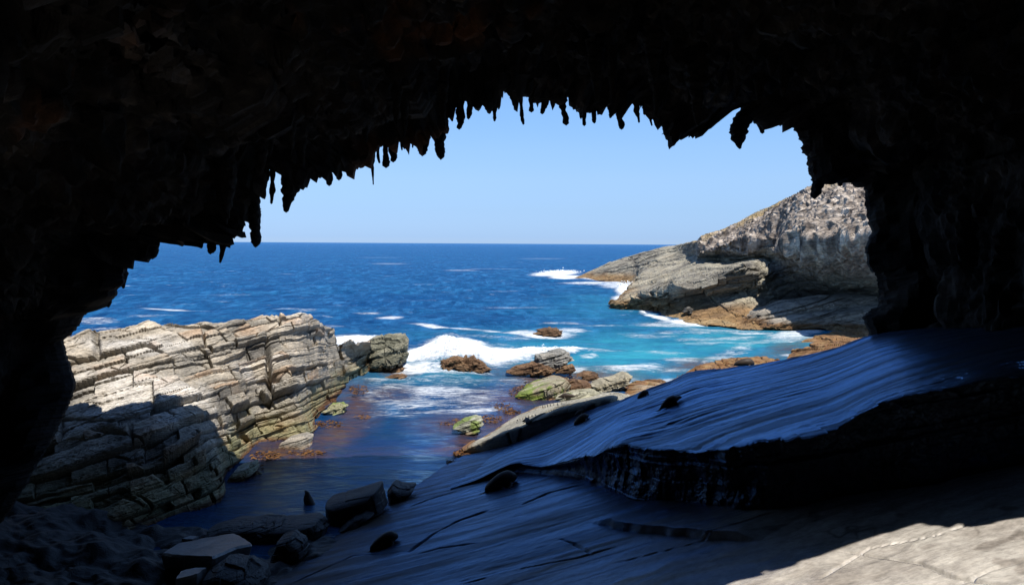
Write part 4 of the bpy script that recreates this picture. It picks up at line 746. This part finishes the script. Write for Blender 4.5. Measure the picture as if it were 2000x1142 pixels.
# unseen rock added behind the camera to cut sky light, with a sun gap
prof = np.array([(-19, -16), (-21, -6), (-19, 3), (-13, 9), (-4, 12), (5, 12.5), (6.5, 14.5), (3, 26), (-20, 30), (-45, 10), (-50, -30)], float)
pr = cubic(prof, np.linspace(0, 10, 120)); xg = np.linspace(-75, 70, 120)
P = np.stack([xg[None, :] + 0 * pr[:, :1], pr[:, :1] + 0 * xg[None, :], pr[:, 1:] + 0 * xg[None, :]], -1)
P[..., 1] += 1.2 * fbm(P * .12, 4, 700); P[..., 2] += 1.0 * fbm(P * .14, 4, 702)
o = mesh('sky_blocking_cliff', P, grid_faces(*P.shape[:2], flip=True), M_arch, col=ramp(.5 + .5 * fbm(P * .2, 3, 701), [(.02, .018, .016), (.04, .036, .032), (.07, .063, .057)])); struct(o)
for x0, sg_, sd_ in ((-36, -1, 710), (31, 1, 720)):         # added side flanks, keeping sky light out from left and right
    xg, ug = np.meshgrid(np.linspace(-24, 40 if sg_ < 0 else 30, 90), np.linspace(0, 1, 50))
    P = np.stack([x0 + sg_ * 5 * ug + 0 * xg, xg, -18 + 36 * ug], -1); P[..., 0] += 2 * fbm(P * .15, 4, sd_)
    back = P[-1:] + np.array([12 * sg_, 0, 0]); P = np.concatenate([P, back, back + np.array([4 * sg_, 0, -30])])
    o = mesh('sky_blocking_cliff', P, grid_faces(*P.shape[:2], flip=sg_ > 0), M_arch, col=ramp(.5 + .5 * fbm(P * .2, 3, sd_ + 1), [(.02, .018, .016), (.04, .036, .032), (.08, .07, .06)])); struct(o)

# ------------------------------------------------------------------ fur seals
M_seal = bpy.data.materials.new('seal_fur'); M_seal.use_nodes = True
_t = M_seal.node_tree; _b = _t.nodes['Principled BSDF']; _n = _t.nodes.new('ShaderNodeTexNoise'); _n.inputs['Scale'].default_value = 9; _n.inputs['Detail'].default_value = 6
_r = _t.nodes.new('ShaderNodeValToRGB'); _r.color_ramp.elements[0].color = (.018, .013, .010, 1); _r.color_ramp.elements[1].color = (.055, .038, .026, 1)
_t.links.new(_n.outputs[0], _r.inputs[0]); _t.links.new(_r.outputs[0], _b.inputs['Base Color']); _b.inputs['Roughness'].default_value = .6; _b.inputs['Specular IOR Level'].default_value = .3
def loft(bm, pts):                        # pts: (x, y, z, half width, half height)
    pts = np.array(pts, float); n = 28; t = np.linspace(0, len(pts) - 1, n); A = cubic(pts, t); m = 16; rings = []
    for i in range(n):
        d = A[min(i + 1, n - 1), :3] - A[max(i - 1, 0), :3]; d = Vector(d).normalized(); s_ = d.cross(Vector((0, 0, 1)))
        s_ = s_.normalized() if s_.length > .05 else Vector((0, 1, 0)); u_ = s_.cross(d)
        rings.append([bm.verts.new(Vector(A[i, :3]) + s_ * math.cos(a) * A[i, 3] + u_ * math.sin(a) * A[i, 4]) for a in np.linspace(0, 2 * math.pi, m, endpoint=False)])
    for i in range(n - 1):
        for j in range(m): bm.faces.new((rings[i][j], rings[i][(j + 1) % m], rings[i + 1][(j + 1) % m], rings[i + 1][j]))
    bm.faces.new(rings[0][::-1]); bm.faces.new(rings[-1])
bpy.context.view_layer.update()
def cast(o_, d_):
    best = None
    for ob in SHELVES:
        hit, p, n_, _ = ob.ray_cast(Vector(o_) - ob.location, Vector(d_))
        if hit:
            p = p + ob.location
            if best is None or (p - Vector(o_)).length < (best - Vector(o_)).length: best = p
    return best
def slope_at(p):
    q = [cast((p[0] + a, p[1] + b, p[2] + 3), (0, 0, -1)) for a, b in ((.6, 0), (-.6, 0), (0, .6), (0, -.6))]
    if any(v is None for v in q): return (-.28, .1, .95)
    return (q[0] - q[1]).cross(q[2] - q[3]).normalized()
def on_shelf(px, py):
    for k in range(30):
        a, b = ray(px, py + k * 2); p = cast((0, 0, 0), Vector((a, 1, b)).normalized())
        if p is not None: return p - Vector((0, 0, .04))
def seal(pose, loc, length, yaw, label, tilt=None):
    bm = bmesh.new()
    if pose == 'lying':
        loft(bm, [(-.95, 0, .07, .05, .04), (-.78, 0, .12, .11, .09), (-.45, 0, .21, .21, .19), (0, 0, .29, .28, .27), (.32, 0, .29, .26, .26), (.55, 0, .27, .18, .18), (.72, 0, .25, .13, .125), (.84, 0, .24, .11, .10), (.93, 0, .21, .065, .06), (.985, 0, .20, .035, .035)]); hx, hz = .80, .33
        fl = [((.28, .20, .12), (.22, .42, .04), (.10, .58, .03)), ((.28, -.20, .12), (.22, -.42, .04), (.10, -.58, .03))]
        hind = [((-.88, .03, .07), (-1.02, .09, .03), (-1.18, .14, .03)), ((-.88, -.03, .07), (-1.02, -.09, .03), (-1.18, -.14, .03))]
    elif pose == 'curled':
        loft(bm, [(-.72, .25, .10, .10, .08), (-.62, .16, .17, .19, .16), (-.35, .02, .26, .27, .25), (0, -.04, .33, .30, .30), (.30, 0, .33, .28, .29), (.52, .10, .26, .18, .18), (.60, .26, .20, .12, .12), (.56, .38, .15, .10, .09), (.50, .46, .12, .05, .05)]); hx, hz = .58, .28
        fl = [((.25, .2, .14), (.2, .42, .04), (.05, .55, .03)), ((.22, -.26, .14), (.12, -.45, .04), (.0, -.58, .03))]
        hind = [((-.70, .22, .06), (-.86, .34, .03), (-1.0, .42, .03)), ((-.72, .22, .06), (-.90, .24, .03), (-1.05, .26, .03))]
    else:                                 # sitting up, nose raised
        loft(bm, [(-.62, 0, .06, .05, .04), (-.45, 0, .12, .12, .10), (-.15, 0, .22, .26, .24), (.10, 0, .36, .33, .33), (.22, 0, .58, .30, .30), (.27, 0, .80, .22, .23), (.31, 0, .95, .15, .16), (.40, 0, 1.03, .09, .09), (.49, 0, 1.10, .045, .045)]); hx, hz = .33, .98
        fl = [((.20, .18, .32), (.26, .36, .12), (.34, .46, .02)), ((.20, -.18, .32), (.26, -.36, .12), (.34, -.46, .02))]
        hind = [((-.58, .03, .06), (-.72, .1, .03), (-.88, .16, .03)), ((-.58, -.03, .06), (-.72, -.1, .03), (-.88, -.16, .03))]
    for a, b, c in fl: loft(bm, [(*a, .08, .06), (*b, .09, .03), (*c, .05, .02)])
    for a, b, c in hind: loft(bm, [(*a, .05, .04), (*b, .06, .025), (*c, .045, .02)])
    me = bpy.data.meshes.new('seal'); bm.to_mesh(me); bm.free(); me.materials.append(M_seal)
    o = bpy.data.objects.new('seal', me); C.objects.link(o); s_ = length / 2.0
    o.scale = (s_, s_, s_)
    nrm = Vector(slope_at(loc)) if tilt is None else Vector(tilt).normalized()
    if nrm.z < .85: nrm = Vector((-.28, .1, .95)).normalized()
    xdir = Vector((math.cos(yaw), math.sin(yaw), 0)); xdir = (xdir - nrm * xdir.dot(nrm)).normalized(); ydir = nrm.cross(xdir)
    Mx = Matrix((xdir, ydir, nrm)).transposed().to_4x4(); o.rotation_euler = Mx.to_euler(); o.location = loc
    rm = o.modifiers.new('Remesh', 'REMESH'); rm.mode = 'VOXEL'; rm.voxel_size = .035; rm.use_smooth_shade = True
    return thing(o, label, 'seal', 'fur seals resting around the shelf')
seal('curled', on_shelf(985, 950), 2.7, R(20), 'large dark seal lying humped on the shaded shelf below the rock step')
seal('curled', on_shelf(756, 1064), 2.0, R(28), 'dark seal stretched out on the bluish shelf near the bottom left')
seal('curled', on_shelf(1139, 822), 1.6, R(10), 'dark seal resting in the shade below the sunlit rock strip')
seal('lying', on_shelf(1311, 790), 1.7, R(25), 'slim dark seal on the upper shelf, right of the others')
seal('curled', on_shelf(1259, 772), 1.2, R(15), 'small dark seal on the crest where shelf shadow meets sunlit slab')
seal('lying', on_shelf(1138, 798) , 1.3, R(200), 'dark seal against the undercut end of the sunlit rock strip')
seal('curled', Vector(at(1456, 716, 62)) , 2.2, R(0), 'humped dark seal on the skyline of the shelf before the brown ledge')
seal('lying', Vector(at(1108, 777, 66.5)), 1.6, R(170), 'brown seal lying in full sun on top of the rock strip', tilt=(-.15, .1, 1))
seal('curled', Vector(at(1030, 826, 57.6)), 1.3, R(100), 'dark rounded seal peering over the edge of the sunlit strip', tilt=(-.1, 0, 1))
seal('up', Vector(atz(606, 992, -16.78)), 1.9, R(150), 'small dark seal upright in the shallow shaded water', tilt=(0, 0, 1))

# ------------------------------------------------------------------ kelp on the waterline, spray over the breaker
def leaves(name, spots, mat, seed, size):
    r = np.random.default_rng(seed); V = []; Fc = []
    for (px, py, rx, ry, n) in spots:
        for _ in range(n):
            a = r.uniform(0, 6.28); q = math.sqrt(r.uniform()); p = atz(px + q * rx * math.cos(a), py + q * ry * math.sin(a), WATER + r.uniform(.0, .10))
            s_ = size * r.uniform(.5, 1.5); th_ = r.uniform(0, 3.14); u_ = np.array([math.cos(th_), math.sin(th_), r.uniform(-.2, .3)]) * s_; v_ = np.array([-math.sin(th_), math.cos(th_), r.uniform(-.3, .3)]) * s_ * .3
            b = len(V); V += [p - u_, p - v_ * .8 + u_ * .1, p + u_, p + v_ + u_ * .1 + np.array([0, 0, .05])]; Fc.append((b, b + 1, b + 2, b + 3))
    o = mesh(name, np.array(V), np.array(Fc), mat, world=True); return struct(o, 'stuff')
M_kelp = bpy.data.materials.new('kelp'); M_kelp.use_nodes = True
_t = M_kelp.node_tree; _b = _t.nodes['Principled BSDF']; _n = _t.nodes.new('ShaderNodeTexNoise'); _n.inputs['Scale'].default_value = 1.2
_r = _t.nodes.new('ShaderNodeValToRGB'); _r.color_ramp.elements[0].position = .35; _r.color_ramp.elements[1].position = .65; _r.color_ramp.elements[0].color = (.04, .016, .006, 1); _r.color_ramp.elements[1].color = (.16, .075, .02, 1)
_tc = _t.nodes.new('ShaderNodeTexCoord'); _t.links.new(_tc.outputs['Object'], _n.inputs['Vector']); _t.links.new(_n.outputs[0], _r.inputs[0]); _t.links.new(_r.outputs[0], _b.inputs['Base Color']); _b.inputs['Roughness'].default_value = .7; _b.inputs['Specular IOR Level'].default_value = .15
leaves('kelp', [(775, 734, 24, 4, 260), (640, 828, 30, 8, 160), (600, 884, 40, 5, 110), (520, 890, 30, 10, 120), (700, 760, 20, 10, 160), (985, 792, 20, 9, 160), (1040, 775, 30, 6, 120), (905, 820, 30, 4, 90), (885, 826, 30, 4, 60), (960, 818, 22, 8, 160), (1000, 804, 18, 5, 130), (905, 886, 20, 8, 200), (885, 902, 14, 5, 60),
                (1020, 765, 26, 12, 300), (1140, 733, 30, 5, 160), (1350, 735, 30, 6, 150), (1060, 748, 40, 6, 140), (708, 814, 16, 4, 50), (500, 915, 14, 14, 60), (870, 728, 20, 3, 60)], M_kelp, 8, .17)
M_spray = bpy.data.materials.new('white_spray'); M_spray.use_nodes = True; M_spray.node_tree.nodes['Principled BSDF'].inputs['Base Color'].default_value = (.85, .88, .9, 1); M_spray.node_tree.nodes['Principled BSDF'].inputs['Roughness'].default_value = .8
r = np.random.default_rng(12); V = []; Fc = []
tet = np.array([(1, 1, 1), (-1, -1, 1), (-1, 1, -1), (1, -1, -1)], float)
for (px, py, sx, sy, d, n) in ((884, 680, 20, 11, 108, 2600), (868, 690, 24, 9, 108, 1800), (920, 690, 40, 6, 107, 1200), (700, 664, 45, 4, 120, 700), (1060, 682, 30, 4, 108, 500), (1225, 556, 16, 5, 300, 200), (1092, 530, 26, 2.5, 380, 200)):
    q = r.normal(size=(n, 3)); P = at(px + q[:, 0] * sx * .6, py - np.abs(q[:, 1]) * sy * .8 + sy * .6, d + q[:, 2] * 1.5)
    for p in P:
        b = len(V); s_ = r.uniform(.015, .07) * d / 108; V += list(p + tet * s_); Fc += [(b, b + 1, b + 2), (b, b + 3, b + 1), (b, b + 2, b + 3), (b + 1, b + 3, b + 2)]
struct(mesh('spray', np.array(V), np.array(Fc), M_spray), 'stuff')
